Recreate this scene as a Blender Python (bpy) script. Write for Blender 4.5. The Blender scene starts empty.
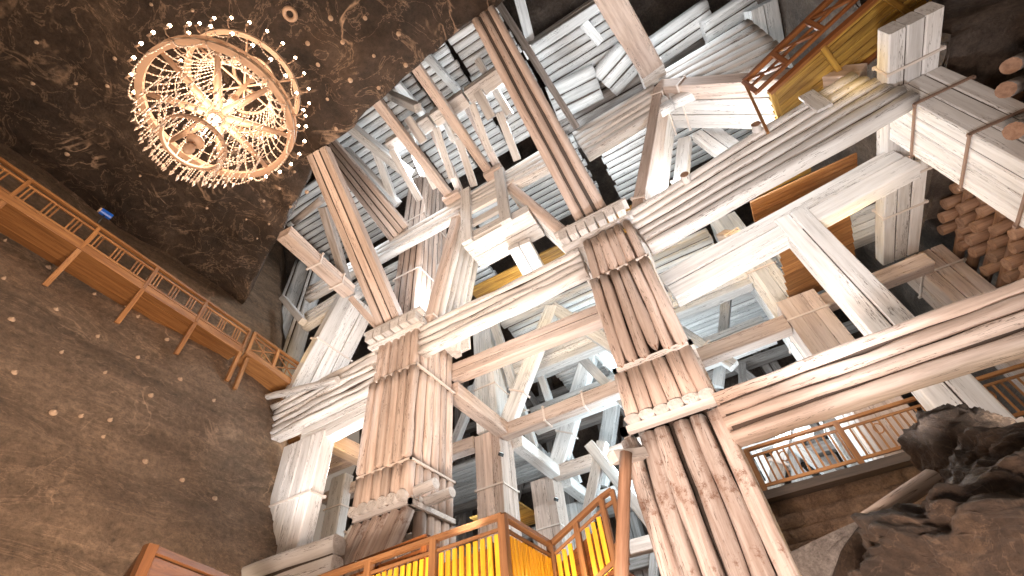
import bpy, math, random
from mathutils import Vector, Matrix, noise
random.seed(7)
sc = bpy.context.scene
COL = sc.collection
V = Vector

# ------------------------------------------------------------------ camera
F = 457.0
ZC = V((-57, -438, F)).normalized()
BC = V((358, 430, F)); BC = (BC - ZC * BC.dot(ZC)).normalized()
XC = BC.cross(ZC)
if XC.x < 0: XC = -XC
def ray(u, v):
    c = V((u - 512, v - 288, F))
    return V((XC.dot(c), BC.dot(c), ZC.dot(c)))
def at(u, v, ax, val):
    """a measured point: where the sight line meets the plane  ax = val"""
    r = ray(u, v); k = 'xyz'.index(ax)
    return r * (val / r[k])
cam = bpy.data.cameras.new('camera'); co = bpy.data.objects.new('camera', cam); COL.objects.link(co)
right = V((XC.x, BC.x, ZC.x)); down = V((XC.y, BC.y, ZC.y)); fwd = V((XC.z, BC.z, ZC.z))
co.matrix_world = Matrix((( right.x, -down.x, -fwd.x, 0), (right.y, -down.y, -fwd.y, 0), (right.z, -down.z, -fwd.z, 0), (0, 0, 0, 1)))
cam.sensor_width = 36; cam.lens = 36 * F / 1024; cam.clip_start = .05; cam.clip_end = 300
sc.camera = co

# ------------------------------------------------------------------ materials
def newmat(name):
    m = bpy.data.materials.new(name); m.use_nodes = True
    nt = m.node_tree; nt.nodes.clear()
    out = nt.nodes.new('ShaderNodeOutputMaterial'); b = nt.nodes.new('ShaderNodeBsdfPrincipled')
    nt.links.new(b.outputs[0], out.inputs[0])
    return m, nt, b
def N(nt, t, **kw):
    n = nt.nodes.new(t)
    for k, v in kw.items():
        if k in n.inputs: n.inputs[k].default_value = v
        else: setattr(n, k, v)
    return n
def ramp(nt, stops, interp='LINEAR'):
    r = nt.nodes.new('ShaderNodeValToRGB'); e = r.color_ramp.elements; r.color_ramp.interpolation = interp
    while len(e) < len(stops): e.new(.5)
    for i, (p, c) in enumerate(stops):
        e[i].position = p; e[i].color = (*c, 1) if len(c) == 3 else c
    return r
def mix(nt, a, b, f, mode='MIX'):
    m = nt.nodes.new('ShaderNodeMix'); m.data_type = 'RGBA'; m.blend_type = mode
    for s, v in ((m.inputs[0], f), (m.inputs[6], a), (m.inputs[7], b)):
        if isinstance(v, bpy.types.NodeSocket): nt.links.new(v, s)
        elif isinstance(v, (int, float)): s.default_value = v
        else: s.default_value = (*v, 1)
    return m.outputs[2]

def wood(name, light, mid, dark, crack=.5, rough=.65, stain=None, stain_lo=.55, gap=0.10, bump=.25):
    m, nt, b = newmat(name)
    tc = N(nt, 'ShaderNodeTexCoord'); info = N(nt, 'ShaderNodeObjectInfo')
    mp = N(nt, 'ShaderNodeMapping'); mp.inputs['Scale'].default_value = (.35, 5, 5)
    addv = N(nt, 'ShaderNodeVectorMath', operation='ADD'); sv = N(nt, 'ShaderNodeVectorMath', operation='SCALE')
    sv.inputs[0].default_value = (37, 11, 23); nt.links.new(info.outputs['Random'], sv.inputs['Scale'])
    nt.links.new(tc.outputs['Object'], mp.inputs[0]); nt.links.new(mp.outputs[0], addv.inputs[0]); nt.links.new(sv.outputs[0], addv.inputs[1])
    n1 = N(nt, 'ShaderNodeTexNoise', Scale=1.6, Detail=6.0, Roughness=.65); nt.links.new(addv.outputs[0], n1.inputs['Vector'])
    r1 = ramp(nt, [(.30, tuple(k*.80 for k in mid)), (.40, mid), (.60, light)]); nt.links.new(n1.outputs[0], r1.inputs[0])
    n2 = N(nt, 'ShaderNodeTexNoise', Scale=3.2, Detail=3.0, Roughness=.5); nt.links.new(addv.outputs[0], n2.inputs['Vector'])
    r2 = ramp(nt, [(.478, (0, 0, 0)), (.5, (1, 1, 1)), (.522, (0, 0, 0))]); nt.links.new(n2.outputs[0], r2.inputs[0])
    n3 = N(nt, 'ShaderNodeTexNoise', Scale=.9, Detail=2.0); nt.links.new(addv.outputs[0], n3.inputs['Vector'])
    r3 = ramp(nt, [(.48, (0, 0, 0)), (.6, (1, 1, 1))]); nt.links.new(n3.outputs[0], r3.inputs[0])
    mul = N(nt, 'ShaderNodeMath', operation='MULTIPLY'); nt.links.new(r2.outputs[0], mul.inputs[0]); nt.links.new(r3.outputs[0], mul.inputs[1])
    mul2 = N(nt, 'ShaderNodeMath', operation='MULTIPLY'); nt.links.new(mul.outputs[0], mul2.inputs[0]); mul2.inputs[1].default_value = min(1, crack*1.25)
    c = mix(nt, r1.outputs[0], dark, mul2.outputs[0])
    if stain:
        n4 = N(nt, 'ShaderNodeTexNoise', Scale=3.2, Detail=9.0, Roughness=.8); nt.links.new(tc.outputs['Object'], n4.inputs['Vector'])
        r4 = ramp(nt, [(stain_lo, (0, 0, 0)), (stain_lo + .1, (1, 1, 1))]); nt.links.new(n4.outputs[0], r4.inputs[0])
        c = mix(nt, c, stain, r4.outputs[0])
    # each timber a little lighter or darker than its neighbour
    mr = N(nt, 'ShaderNodeMapRange'); mr.inputs['To Min'].default_value = .74; mr.inputs['To Max'].default_value = 1.06
    nt.links.new(info.outputs['Random'], mr.inputs[0])
    hsv = N(nt, 'ShaderNodeHueSaturation'); nt.links.new(c, hsv.inputs['Color']); nt.links.new(mr.outputs[0], hsv.inputs['Value'])
    nt.links.new(hsv.outputs[0], b.inputs['Base Color'])
    b.inputs['Roughness'].default_value = rough
    bp = N(nt, 'ShaderNodeBump', Strength=bump, Distance=.03); nt.links.new(n1.outputs[0], bp.inputs['Height']); nt.links.new(bp.outputs[0], b.inputs['Normal'])
    return m
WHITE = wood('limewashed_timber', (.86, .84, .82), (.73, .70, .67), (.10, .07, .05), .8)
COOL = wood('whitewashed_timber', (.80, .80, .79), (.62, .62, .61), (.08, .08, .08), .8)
PINK = wood('worn_warm_lit_log', (.75, .625, .55), (.60, .47, .395), (.10, .05, .03), .85)  # thin limewash, with the warm light on front faces put into its pink
STAIN = wood('stained_salty_log', (.80, .72, .67), (.56, .44, .38), (.10, .05, .03), .8, stain=(.30, .165, .11), stain_lo=.55, bump=.6)
BARE_SHADE = wood('bare_and_shaded_log_end', (.40, .235, .15), (.27, .145, .085), (.10, .05, .03), .3)  # bare wood; on the upper column tiers its brown is the shade under the ends
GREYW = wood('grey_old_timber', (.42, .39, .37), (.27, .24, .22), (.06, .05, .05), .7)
DARKW = wood('dark_gap_shade_timber', (.10, .07, .055), (.06, .045, .035), (.02, .015, .01), .3)  # dark timber; as a core it paints the shade in the log gaps
ORANGE = wood('varnished_orange_wood', (.44, .21, .075), (.28, .12, .042), (.12, .04, .01), .5, rough=.4)
BROWNW = wood('dark_varnished_wood', (.30, .11, .035), (.18, .06, .02), (.05, .02, .01), .5, rough=.35)
YELLOW = wood('yellow_plank', (.50, .31, .065), (.26, .14, .03), (.14, .06, .01), .6, rough=.5)
STAIRW = wood('stair_wood', (.29, .145, .065), (.18, .085, .038), (.1, .03, .01), .5, rough=.35)
LITY = wood('lit_yellow_slat', (.80, .44, .03), (.60, .29, .02), (.2, .08, .01), .5, rough=.4)  # yellow of the lamp glow put into the slat colour
IRON, _nt, _b = newmat('rusty_iron'); _b.inputs['Base Color'].default_value = (.30, .20, .15, 1); _b.inputs['Roughness'].default_value = .6; _b.inputs['Metallic'].default_value = .3
PSTRAP, _nt, _b = newmat('painted_iron_strap'); _b.inputs['Base Color'].default_value = (.72, .64, .58, 1); _b.inputs['Roughness'].default_value = .55
DARKM, _nt, _b = newmat('black_metal'); _b.inputs['Base Color'].default_value = (.03, .03, .03, 1); _b.inputs['Roughness'].default_value = .5
BRASS, _nt, _b = newmat('aged_cream_metal'); _b.inputs['Base Color'].default_value = (.42, .28, .19, 1); _b.inputs['Roughness'].default_value = .5
CRYST, _nt, _b = newmat('salt_crystal'); _b.inputs['Base Color'].default_value = (.66, .53, .43, 1); _b.inputs['Roughness'].default_value = .15
PLUG, _nt, _b = newmat('pale_plug'); _b.inputs['Base Color'].default_value = (.52, .37, .26, 1); _b.inputs['Roughness'].default_value = .7
BLUE, _nt, _b = newmat('blue_paint'); _b.inputs['Base Color'].default_value = (.01, .10, .50, 1); _b.inputs['Roughness'].default_value = .35
def emis(name, c, s):
    m = bpy.data.materials.new(name); m.use_nodes = True; nt = m.node_tree; nt.nodes.clear()
    o = nt.nodes.new('ShaderNodeOutputMaterial'); e = nt.nodes.new('ShaderNodeEmission'); e.inputs[0].default_value = (*c, 1); e.inputs[1].default_value = s
    nt.links.new(e.outputs[0], o.inputs[0]); return m
BULB = emis('warm_bulb', (1, .72, .45), 25)
LAMPF = emis('flood_lamp_glass', (.85, .95, 1), 2)
YLAMP = emis('yellow_lamp_tube', (1, .62, .06), 9)

def rock(name, a, b_, c, veins=(.62, .42, .28), scale=.5, vein_w=.012, stretch=(1, 1, 1), vein_amt=.8, rough=.6, bump=.5):
    m, nt, b = newmat(name)
    tc = N(nt, 'ShaderNodeTexCoord'); mp = N(nt, 'ShaderNodeMapping'); mp.inputs['Scale'].default_value = stretch
    nt.links.new(tc.outputs['Object'], mp.inputs[0])
    n1 = N(nt, 'ShaderNodeTexNoise', Scale=scale, Detail=9.0, Roughness=.62, Distortion=.6); nt.links.new(mp.outputs[0], n1.inputs['Vector'])
    r1 = ramp(nt, [(.32, a), (.52, b_), (.72, c)]); nt.links.new(n1.outputs[0], r1.inputs[0])
    # wandering salt veins
    n2 = N(nt, 'ShaderNodeTexNoise', Scale=scale * .45, Detail=5.0, Roughness=.55, Distortion=1.2); nt.links.new(tc.outputs['Object'], n2.inputs['Vector'])
    r2 = ramp(nt, [(.5 - vein_w, (0, 0, 0)), (.5, (1, 1, 1)), (.5 + vein_w, (0, 0, 0))]); nt.links.new(n2.outputs[0], r2.inputs[0])
    n3 = N(nt, 'ShaderNodeTexNoise', Scale=scale * 1.1, Detail=4.0, Roughness=.6); nt.links.new(tc.outputs['Object'], n3.inputs['Vector'])
    r3 = ramp(nt, [(.5, (0, 0, 0)), (.62, (1, 1, 1))]); nt.links.new(n3.outputs[0], r3.inputs[0])
    mu = N(nt, 'ShaderNodeMath', operation='MULTIPLY'); nt.links.new(r2.outputs[0], mu.inputs[0]); nt.links.new(r3.outputs[0], mu.inputs[1])
    mu2 = N(nt, 'ShaderNodeMath', operation='MULTIPLY'); nt.links.new(mu.outputs[0], mu2.inputs[0]); mu2.inputs[1].default_value = vein_amt
    c1 = mix(nt, r1.outputs[0], veins, mu2.outputs[0])
    n6 = N(nt, 'ShaderNodeTexNoise', Scale=scale * 1.3, Detail=6.0, Roughness=.6, Distortion=2.0); nt.links.new(mp.outputs[0], n6.inputs['Vector'])
    r6 = ramp(nt, [(.485, (0, 0, 0)), (.5, (1, 1, 1)), (.515, (0, 0, 0))]); nt.links.new(n6.outputs[0], r6.inputs[0])
    m6 = N(nt, 'ShaderNodeMath', operation='MULTIPLY'); nt.links.new(r6.outputs[0], m6.inputs[0]); m6.inputs[1].default_value = .45 * vein_amt
    c1 = mix(nt, c1, veins, m6.outputs[0])
    n4 = N(nt, 'ShaderNodeTexNoise', Scale=scale * 10, Detail=9.0, Roughness=.85); nt.links.new(tc.outputs['Object'], n4.inputs['Vector'])
    r4 = ramp(nt, [(.64, (0, 0, 0)), (.74, (1, 1, 1))]); nt.links.new(n4.outputs[0], r4.inputs[0])
    mu3 = N(nt, 'ShaderNodeMath', operation='MULTIPLY'); nt.links.new(r4.outputs[0], mu3.inputs[0]); mu3.inputs[1].default_value = .55
    c2 = mix(nt, c1, veins, mu3.outputs[0])
    r5 = ramp(nt, [(.32, (.25, .25, .25)), (.68, (1.9, 1.9, 1.9))]); nt.links.new(n4.outputs[0], r5.inputs[0])
    c3 = mix(nt, c2, r5.outputs[0], .75, 'MULTIPLY')
    nt.links.new(c3, b.inputs['Base Color']); b.inputs['Roughness'].default_value = rough
    ad = N(nt, 'ShaderNodeMath', operation='ADD'); nt.links.new(n1.outputs[0], ad.inputs[0]); nt.links.new(n4.outputs[0], ad.inputs[1])
    bp = N(nt, 'ShaderNodeBump', Strength=min(1, bump*1.6), Distance=.2); nt.links.new(ad.outputs[0], bp.inputs['Height']); nt.links.new(bp.outputs[0], b.inputs['Normal'])
    return m
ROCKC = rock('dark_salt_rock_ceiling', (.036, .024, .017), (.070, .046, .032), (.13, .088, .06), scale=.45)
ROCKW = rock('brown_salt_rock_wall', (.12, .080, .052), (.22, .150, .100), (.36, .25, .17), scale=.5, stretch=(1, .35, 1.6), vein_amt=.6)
ROCKD = rock('dark_back_rock', (.06, .045, .035), (.12, .09, .07), (.22, .17, .14), scale=.6, veins=(.2, .17, .15))
ROCKB = rock('boulder_salt_rock', (.045, .028, .018), (.09, .056, .036), (.18, .115, .07), scale=1.3, vein_amt=.3, bump=1.0)
SALT = rock('pale_salt_block', (.20, .17, .15), (.33, .29, .26), (.50, .45, .42), scale=2.2, veins=(.6, .56, .52), vein_amt=.2, bump=.9)

# ------------------------------------------------------------------ mesh builder
class MB:
    def __init__(s): s.v = []; s.f = []; s.mi = []; s.sm = []
    def face(s, idx, mi=0, sm=False): s.f.append(idx); s.mi.append(mi); s.sm.append(sm)
    def loft(s, rings, smooth=False, caps=True, mi=0, capmi=0, closed=False):
        b = len(s.v); n = len(rings[0])
        for r in rings: s.v += r
        m = len(rings)
        for i in range(m if closed else m - 1):
            j = (i + 1) % m
            for k in range(n):
                l = (k + 1) % n
                s.face((b + i*n + k, b + i*n + l, b + j*n + l, b + j*n + k), mi, smooth)
        if caps and not closed:
            s.face(tuple(b + k for k in range(n))[::-1], capmi); s.face(tuple(b + (m-1)*n + k for k in range(n)), capmi)
    def box(s, c, ex, ey, ez, bev=.0, mi=0):
        """box with half-extent vectors ex, ey, ez about centre c, edges along ex chamfered"""
        c, ex, ey, ez = V(c), V(ex), V(ey), V(ez)
        b = min(bev, .45 * ey.length * 2, .45 * ez.length * 2)
        fy = 1 - b / ey.length if ey.length else 1; fz = 1 - b / ez.length if ez.length else 1
        if bev <= 0: pr = [(-1, -1), (1, -1), (1, 1), (-1, 1)]
        else: pr = [(-fy, -1), (fy, -1), (1, -fz), (1, fz), (fy, 1), (-fy, 1), (-1, fz), (-1, -fz)]
        s.loft([[c + ex*t + ey*y + ez*z for y, z in pr] for t in (-1, 1)], mi=mi, capmi=mi)
    def tube(s, pts, r, n=6, closed=False, mi=0):
        pts = [V(p) for p in pts]; rings = []; m = len(pts); up = None
        for i, p in enumerate(pts):
            t = (pts[(i+1) % m] - pts[i-1]) if closed else (pts[min(i+1, m-1)] - pts[max(i-1, 0)])
            t.normalize()
            if up is None: up = t.orthogonal().normalized()
            a = (up - t * up.dot(t))
            a = a.normalized() if a.length > 1e-4 else t.orthogonal().normalized()
            up = a; b = t.cross(a); rr = r[i] if isinstance(r, (list, tuple)) else r
            rings.append([p + a*math.cos(2*math.pi*k/n)*rr + b*math.sin(2*math.pi*k/n)*rr for k in range(n)])
        s.loft(rings, smooth=True, closed=closed, mi=mi, capmi=mi)
    def ball(s, c, r, nu=8, nv=5, mi=0, sx=(1, 1, 1)):
        c = V(c); rings = []
        for i in range(1, nv):
            a = math.pi * i / nv
            rings.append([c + V((r*math.sin(a)*math.cos(2*math.pi*k/nu)*sx[0], r*math.sin(a)*math.sin(2*math.pi*k/nu)*sx[1], r*math.cos(a)*sx[2])) for k in range(nu)])
        b = len(s.v); s.loft(rings, smooth=True, caps=False, mi=mi)
        t0 = len(s.v); s.v += [c + V((0, 0, r*sx[2])), c - V((0, 0, r*sx[2]))]
        for k in range(nu):
            l = (k+1) % nu
            s.face((t0, b + l, b + k), mi, True); e = b + (nv-2)*nu; s.face((t0+1, e + k, e + l), mi, True)
    def build(s, name, mats, parent=None, frame=None):
        """link as one mesh object; frame = (origin, xaxis, yaxis, zaxis) of its own coordinates"""
        if not isinstance(mats, (list, tuple)): mats = [mats]
        if frame is None:
            o0 = V((0, 0, 0))
            if s.v:
                for p in s.v: o0 += p
                o0 /= len(s.v)
            frame = (o0, V((1, 0, 0)), V((0, 1, 0)), V((0, 0, 1)))
        o, x, y, z = frame
        M = Matrix(((x.x, y.x, z.x, o.x), (x.y, y.y, z.y, o.y), (x.z, y.z, z.z, o.z), (0, 0, 0, 1)))
        I = M.inverted(); me = bpy.data.meshes.new(name)
        me.from_pydata([tuple(I @ V(p)) for p in s.v], [], s.f)
        for m in mats: me.materials.append(m)
        me.polygons.foreach_set('material_index', s.mi); me.polygons.foreach_set('use_smooth', s.sm); me.update()
        ob = bpy.data.objects.new(name, me); COL.objects.link(ob)
        if parent is not None:
            ob.parent = parent; ob.matrix_basis = WM[parent].inverted() @ M
        else: ob.matrix_basis = M
        WM[ob] = M
        return ob
WM = {}
def tag(o, label=None, cat=None, group=None, kind='thing'):
    if label: o['label'] = label
    if cat: o['category'] = cat
    if group: o['group'] = group
    if kind: o['kind'] = kind
    return o
def thing(name, label, cat, loc, group=None, kind='thing'):
    o = bpy.data.objects.new(name, None); COL.objects.link(o); o.location = V(loc); o.empty_display_size = .2
    WM[o] = Matrix.Translation(V(loc)); return tag(o, label, cat, group, kind)

def frame_of(p0, p1, up):
    x = (V(p1) - V(p0)).normalized(); z = V(up) - x * V(up).dot(x); z.normalize(); return x, z.cross(x), z

def timber(p0, p1, w, h, up, mat, parent, name='log', kind='square', endmat=None, wob=.012, w1=None, h1=None, tongue=0.0):
    """one baulk or log from p0 to p1; kind square / plank / round / slab (rounded face)"""
    p0, p1 = V(p0), V(p1); x, y, z = frame_of(p0, p1, up); L = (p1 - p0).length
    w1 = w if w1 is None else w1; h1 = h if h1 is None else h1
    nseg = max(1, min(14, int(L / (.45 if kind != 'square' else .7))))
    sd = random.uniform(0, 99); m = MB(); rings = []
    if kind == 'round': n = 12; pr = [(math.cos(2*math.pi*k/n), math.sin(2*math.pi*k/n)) for k in range(n)]
    elif kind == 'slab':
        n = 16; pr = []
        for k in range(n):
            a = 2*math.pi*(k+.5)/n; c_, s_ = math.cos(a), math.sin(a)
            pr.append((math.copysign(abs(c_)**.62, c_), math.copysign(abs(s_)**.62, s_)))
    else:
        bv = .14 if kind == 'square' else .07; f = 1 - bv
        pr = [(-f, -1), (f, -1), (1, -f), (1, f), (f, 1), (-f, 1), (-1, f), (-1, -f)]; n = 8
    ts = [i / nseg for i in range(nseg + 1)]
    if tongue: ts = [tongue*q/L for q in (0, .06, .2, .45, .75)] + [t for t in ts if t*L > tongue*1.05]
    for t in ts:
        c = p0.lerp(p1, t); ww = (w + (w1 - w)*t) / 2; hh = (h + (h1 - h)*t) / 2
        if tongue and t*L < tongue: ww *= max(.12, math.sqrt(1 - (1 - t*L/tongue)**2))
        oy = (noise.noise(V((t*L*.35, sd, 0)))) * wob * 2; oz = (noise.noise(V((t*L*.35, 0, sd)))) * wob * 2
        ring = []
        for k, (a, b) in enumerate(pr):
            j = 1 + (noise.noise(V((t*L*.9 + sd, a*1.3, b*1.3))) * (1.6 * wob / max(.08, min(ww, hh))) if kind in ('round', 'slab') else noise.noise(V((t*L*.5 + sd, a, b))) * .5 * wob / max(.08, min(ww, hh)))
            ring.append(c + y*(a*ww*j + oy) + z*(b*hh*j + oz))
        rings.append(ring)
    m.loft(rings, smooth=kind in ('round', 'slab'), capmi=1)
    return m.build(name, [mat, endmat or mat], parent, (p0.lerp(p1, .5), x, y, z))

def strap(p, x, y, z, w, h, parent, mat=PSTRAP, t=.02, bw=.07, nuts=True):
    m = MB(); w, h = w/2 + t, h/2 + t
    for sy in (-1, 1): m.box(p + y*sy*w, x*bw/2, y*t, z*(h + t))
    for sz in (-1, 1): m.box(p + z*sz*h, x*bw/2, y*(w + t), z*t)
    if nuts:
        for sy in (-1, 1):
            for sz in (-1, 1): m.box(p + y*sy*(w+.01) + z*sz*(h*.97), x*.045, y*.035, z*.035)
    return m.build('iron_strap', mat, parent, (V(p), x, y, z))

def bundle(name, label, p0, p1, w, h, up, nw=1, nh=1, mat=WHITE, kind='square', endmat=None, straps=(), gap=.03, jit=.0, cat='timber', group=None, part='log', w1=None, h1=None, wob=.012, smat=PSTRAP, skip_inner=True):
    """a built-up timber: nw x nh logs between p0 and p1, each log a part"""
    p0, p1 = V(p0), V(p1); x, y, z = frame_of(p0, p1, up)
    low = p0 if p0.z < p1.z else p1
    t = thing(name, label, cat, low, group)
    w1 = w1 or w; h1 = h1 or h
    for i in range(nw):
        for k in range(nh):
            if skip_inner and 0 < i < nw-1 and 0 < k < nh-1: continue
            fy = ((i + .5)/nw - .5); fz = ((k + .5)/nh - .5); j0 = random.uniform(-jit, jit); j1 = random.uniform(-jit, jit)
            pm = part if nw*nh > 1 else part
            timber(p0 + y*fy*w + z*fz*h + x*j0, p1 + y*fy*w1 + z*fz*h1 + x*j1, w/nw - gap, h/nh - gap, up, mat, t, pm, kind, endmat, wob, w1/nw - gap, h1/nh - gap)
    L = (p1 - p0).length
    if nw*nh > 1 and L > 1.2:
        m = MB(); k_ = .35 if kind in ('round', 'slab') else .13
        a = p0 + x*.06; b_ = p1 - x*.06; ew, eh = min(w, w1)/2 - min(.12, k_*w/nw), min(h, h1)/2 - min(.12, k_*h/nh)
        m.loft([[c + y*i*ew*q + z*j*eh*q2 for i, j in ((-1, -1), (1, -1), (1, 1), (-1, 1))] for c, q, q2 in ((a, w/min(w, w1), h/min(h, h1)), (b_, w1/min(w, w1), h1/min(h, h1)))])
        m.build('core', DARKW, t, (p0.lerp(p1, .5), x, y, z))  # dark core added so the gaps between logs look shaded
    for s_ in straps:
        strap(p0.lerp(p1, s_), x, y, z, w + (w1-w)*s_, h + (h1-h)*s_, t, smat)
    return t
UP = V((0, 0, 1)); YV = V((0, 1, 0)); XV = V((1, 0, 0))
def abeam(name, label, x0, zt0, zb0, x1, zt1, zb1, y, dy, n, nd=1, **kw):
    """timber stack along x: top/bottom heights at both ends, front face at y, dy deep"""
    return bundle(name, label, V((x0, y + dy/2, (zt0+zb0)/2)), V((x1, y + dy/2, (zt1+zb1)/2)), dy, zt0-zb0, UP, nd, n, h1=zt1-zb1, **kw)
def vcol(name, label, x0, x1, y0, y1, z0, z1, nx, ny, **kw):
    return bundle(name, label, V(((x0+x1)/2, (y0+y1)/2, z0)), V(((x0+x1)/2, (y0+y1)/2, z1)), x1-x0, y1-y0, YV, nx, ny, **kw)
def bbeam(name, label, x0, x1, y0, y1, z0, z1, nx=1, nz=1, **kw):
    return bundle(name, label, V(((x0+x1)/2, y0, (z0+z1)/2)), V(((x0+x1)/2, y1, (z0+z1)/2)), x1-x0, z1-z0, UP, nx, nz, **kw)

# ------------------------------------------------------------------ the rock chamber
def grid_mesh(name, fn, nu, nv, mat, label=None, kind='structure'):
    m = MB()
    for i in range(nu + 1):
        for j in range(nv + 1): m.v.append(V(fn(i/nu, j/nv)))
    for i in range(nu):
        for j in range(nv):
            a = i*(nv+1) + j; m.face((a, a+1, a+nv+2, a+nv+1), 0, True)
    o = m.build(name, mat, None, (V((0, 0, 0)), XV, YV, UP)); o['kind'] = kind
    if label: o['label'] = label
    return o
def fb(p, s, o=4): return noise.fractal(V(p)*s, 1.0, 2.0, o)
def wallx(z, y=0): return -(11.5 + .40*z) 
def wall_pt(u, v):
    y = -9 + 40*u; z = -1.7 + 33.7*v
    d = .30*fb((y*.6, z, 3), .35) + .07*fb((y, z, 9), 1.6) - (.95*max(0, y-10.6) if y > 10.6 else 0)
    return (wallx(z) + d - .15, y, z)
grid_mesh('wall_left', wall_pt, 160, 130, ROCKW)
EDGE = [(-24, 9.4), (-18.6, 8.2), (-15.8, 7.0), (-13.88, 6.35), (-12.0, 5.45), (-9.2, 4.45), (-6, 4.1), (-1.8, 3.72), (0, 3.75), (4, 3.6), (14, 3.2)]
def edge_y(x):
    for (a, ya), (b, yb) in zip(EDGE, EDGE[1:]):
        if a <= x <= b: return ya + (yb-ya)*(x-a)/(b-a)
    return EDGE[-1][1] if x > 0 else EDGE[0][1]
def ceil_pt(u, v):
    x = -24 + 38*u; ye = edge_y(x) + .18*fb((x, 0, 5), .7); 
    if v <= .8:
        t = v/.8; y = -11 + (ye + 11)*t
        z = 17 + .28*fb((x, y, 1), .3) + .10*fb((x, y, 2), 1.1) - .25*max(0, fb((x*.7, y*1.4, 7), .22)) 
        step = 1/(1 + math.exp(-(y - (1.2 - .55*(x+9)))*3)) if x > -13 else 0
        z += .22*step
        return (x, y, z)
    t = (v - .8)/.2
    return (x, ye + .25*t + .12*fb((x, t*8, 8), .8), 17.2 + 15*t)
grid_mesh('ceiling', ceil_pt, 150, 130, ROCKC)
grid_mesh('wall_back', lambda u, v: (-34 + 50*u, 31.5 + .8*fb((u*20, v*15, 0), .5), -1.7 + 34*v), 50, 40, ROCKD)
grid_mesh('wall_right', lambda u, v: (11.4 + .6*fb((u*20, v*15, 4), .5), 5 + 27*u, -1.7 + 34*v), 50, 50, ROCKD)
grid_mesh('ceiling_far', lambda u, v: (-34 + 48*u, 3.5 + 29*v, 30.5 + .9*fb((u*30, v*20, 2), .4)), 60, 40, ROCKD)['kind'] = 'structure'
grid_mesh('floor', lambda u, v: (-30 + 45*u, -12 + 44*v, -1.7 + .02*fb((u*30, v*20, 2), 1)), 20, 20, ROCKW)
def rr_pt(u, v):
    # rock hanging above the right-hand cribbing: front face then underside
    x = 9.35 + 4*u
    if v < .6: return (x + .2*fb((x, v*9, 3), .8), 9.7 + .5*fb((x, v*12, 1), .7) , 24 - 11.6*v/.6)
    return (x, 9.7 + 7*(v-.6)/.4, 12.4 + .3*fb((x, v*12, 1), .9))
def side_pt(u, v): return (9.35 + .25*fb((u*8, v*10, 3), .8), 9.5 + 12*u, 12.4 + 11.6*v)
grid_mesh('trim_1', rr_pt, 16, 50, ROCKD); grid_mesh('trim_2', side_pt, 30, 30, ROCKD)

# ------------------------------------------------------------------ crib columns (front row)
def crib(name, label, x0, x1, tiers, y1, faces, base_z):
    t = thing(name, label, 'timber column', ((x0+x1)/2, 11, base_z))
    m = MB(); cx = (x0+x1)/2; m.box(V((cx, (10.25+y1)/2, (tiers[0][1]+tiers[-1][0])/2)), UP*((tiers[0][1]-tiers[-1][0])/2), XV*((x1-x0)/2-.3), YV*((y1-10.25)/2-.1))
    m.build('core', DARKW, t)  # its dark colour gives the shade between the column logs
    for (z0, z1, xa, xb, yf, n, mat, emat, kind, zj) in tiers:
        w = (xb-xa)/n
        for i in range(n):
            x = xa + w*(i+.5); j = random.uniform(-zj, zj)
            timber(V((x, yf + w*.45, z0 + j)), V((x, yf + w*.45, z1)), w*.91, w*.95, YV, mat, t, 'log', kind, emat, .03, tongue=.2 if emat is BARE_SHADE and z0 > 0 else 0)
        ns = 6; ws = (y1 - yf)/ns
        for sx, xs in ((1, xb), (-1, xa)):
            for i in range(ns):
                y = yf + ws*(i+.5)
                if i == 0: continue
                timber(V((xs - sx*ws*.5, y, z0 + random.uniform(-zj, zj)*.3)), V((xs - sx*ws*.5, y, z1)), ws*.89, ws*.95, YV, mat, t, 'log', kind, emat, .02)
    return t
def ringband(t, x0, x1, y0, y1, z, h=.10, mat=PSTRAP, d=.03, name='band'):
    m = MB(); c = V(((x0+x1)/2, (y0+y1)/2, z)); hx, hy = (x1-x0)/2, (y1-y0)/2
    for s in (-1, 1):
        m.box(c + YV*s*hy, XV*(hx+d), YV*d, UP*h/2); m.box(c + XV*s*hx, YV*(hy+d), XV*d, UP*h/2)
    return m.build(name, mat, t)
lc = crib('crib_column', 'pale log column left of the big central column, capped below the rock edge', -10.5, -8.4, [
    (9.85, 11.55, -10.45, -8.5, 9.88, 6, PINK, BARE_SHADE, 'slab', .02),
    (6.45, 9.78, -10.5, -8.45, 9.80, 6, PINK, BARE_SHADE, 'slab', .10),
    (5.30, 6.38, -10.52, -8.42, 9.86, 6, PINK, WHITE, 'slab', .03)], 12.15, None, 5.2)
ringband(lc, -10.5, -8.45, 9.86, 12.15, 9.82, .09); ringband(lc, -10.5, -8.42, 9.9, 12.15, 6.42, .07)
ringband(lc, -10.5, -8.42, 10.0, 12.15, 5.22, .14, WHITE, .05)
for i in range(6):
    x = -10.52 + .35*(i+.5)
    timber(V((x, 9.78, 5.38)), V((x, 10.6, 5.42)), .33, .30, UP, WHITE, lc, 'stub_log', 'round', WHITE)
for i in range(6):
    x = -10.5 + .345*(i+.5)
    timber(V((x - 1.7, 9.9, 1.6)), V((x, 10.2, 5.15)), .34, .34, YV, STAIN if i % 2 else PINK, lc, 'base_log', 'slab', BARE_SHADE, .02)
for i in range(5):
    y = 10.5 + .36*(i+.5)
    timber(V((-8.6, y, -1.7)), V((-8.62, y, 5.15)), .34, .34, YV, PINK, lc, 'base_log', 'slab', BARE_SHADE, .02)
# side logs ends poking out low on the right face
for i, (z, y) in enumerate(((5.55, 10.25), (5.42, 10.75))):
    timber(V((-8.9, y, z)), V((-7.75 + .2*i, y, z + .05)), .34, .30, UP, WHITE, lc, 'stub_log', 'round', WHITE)

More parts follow.
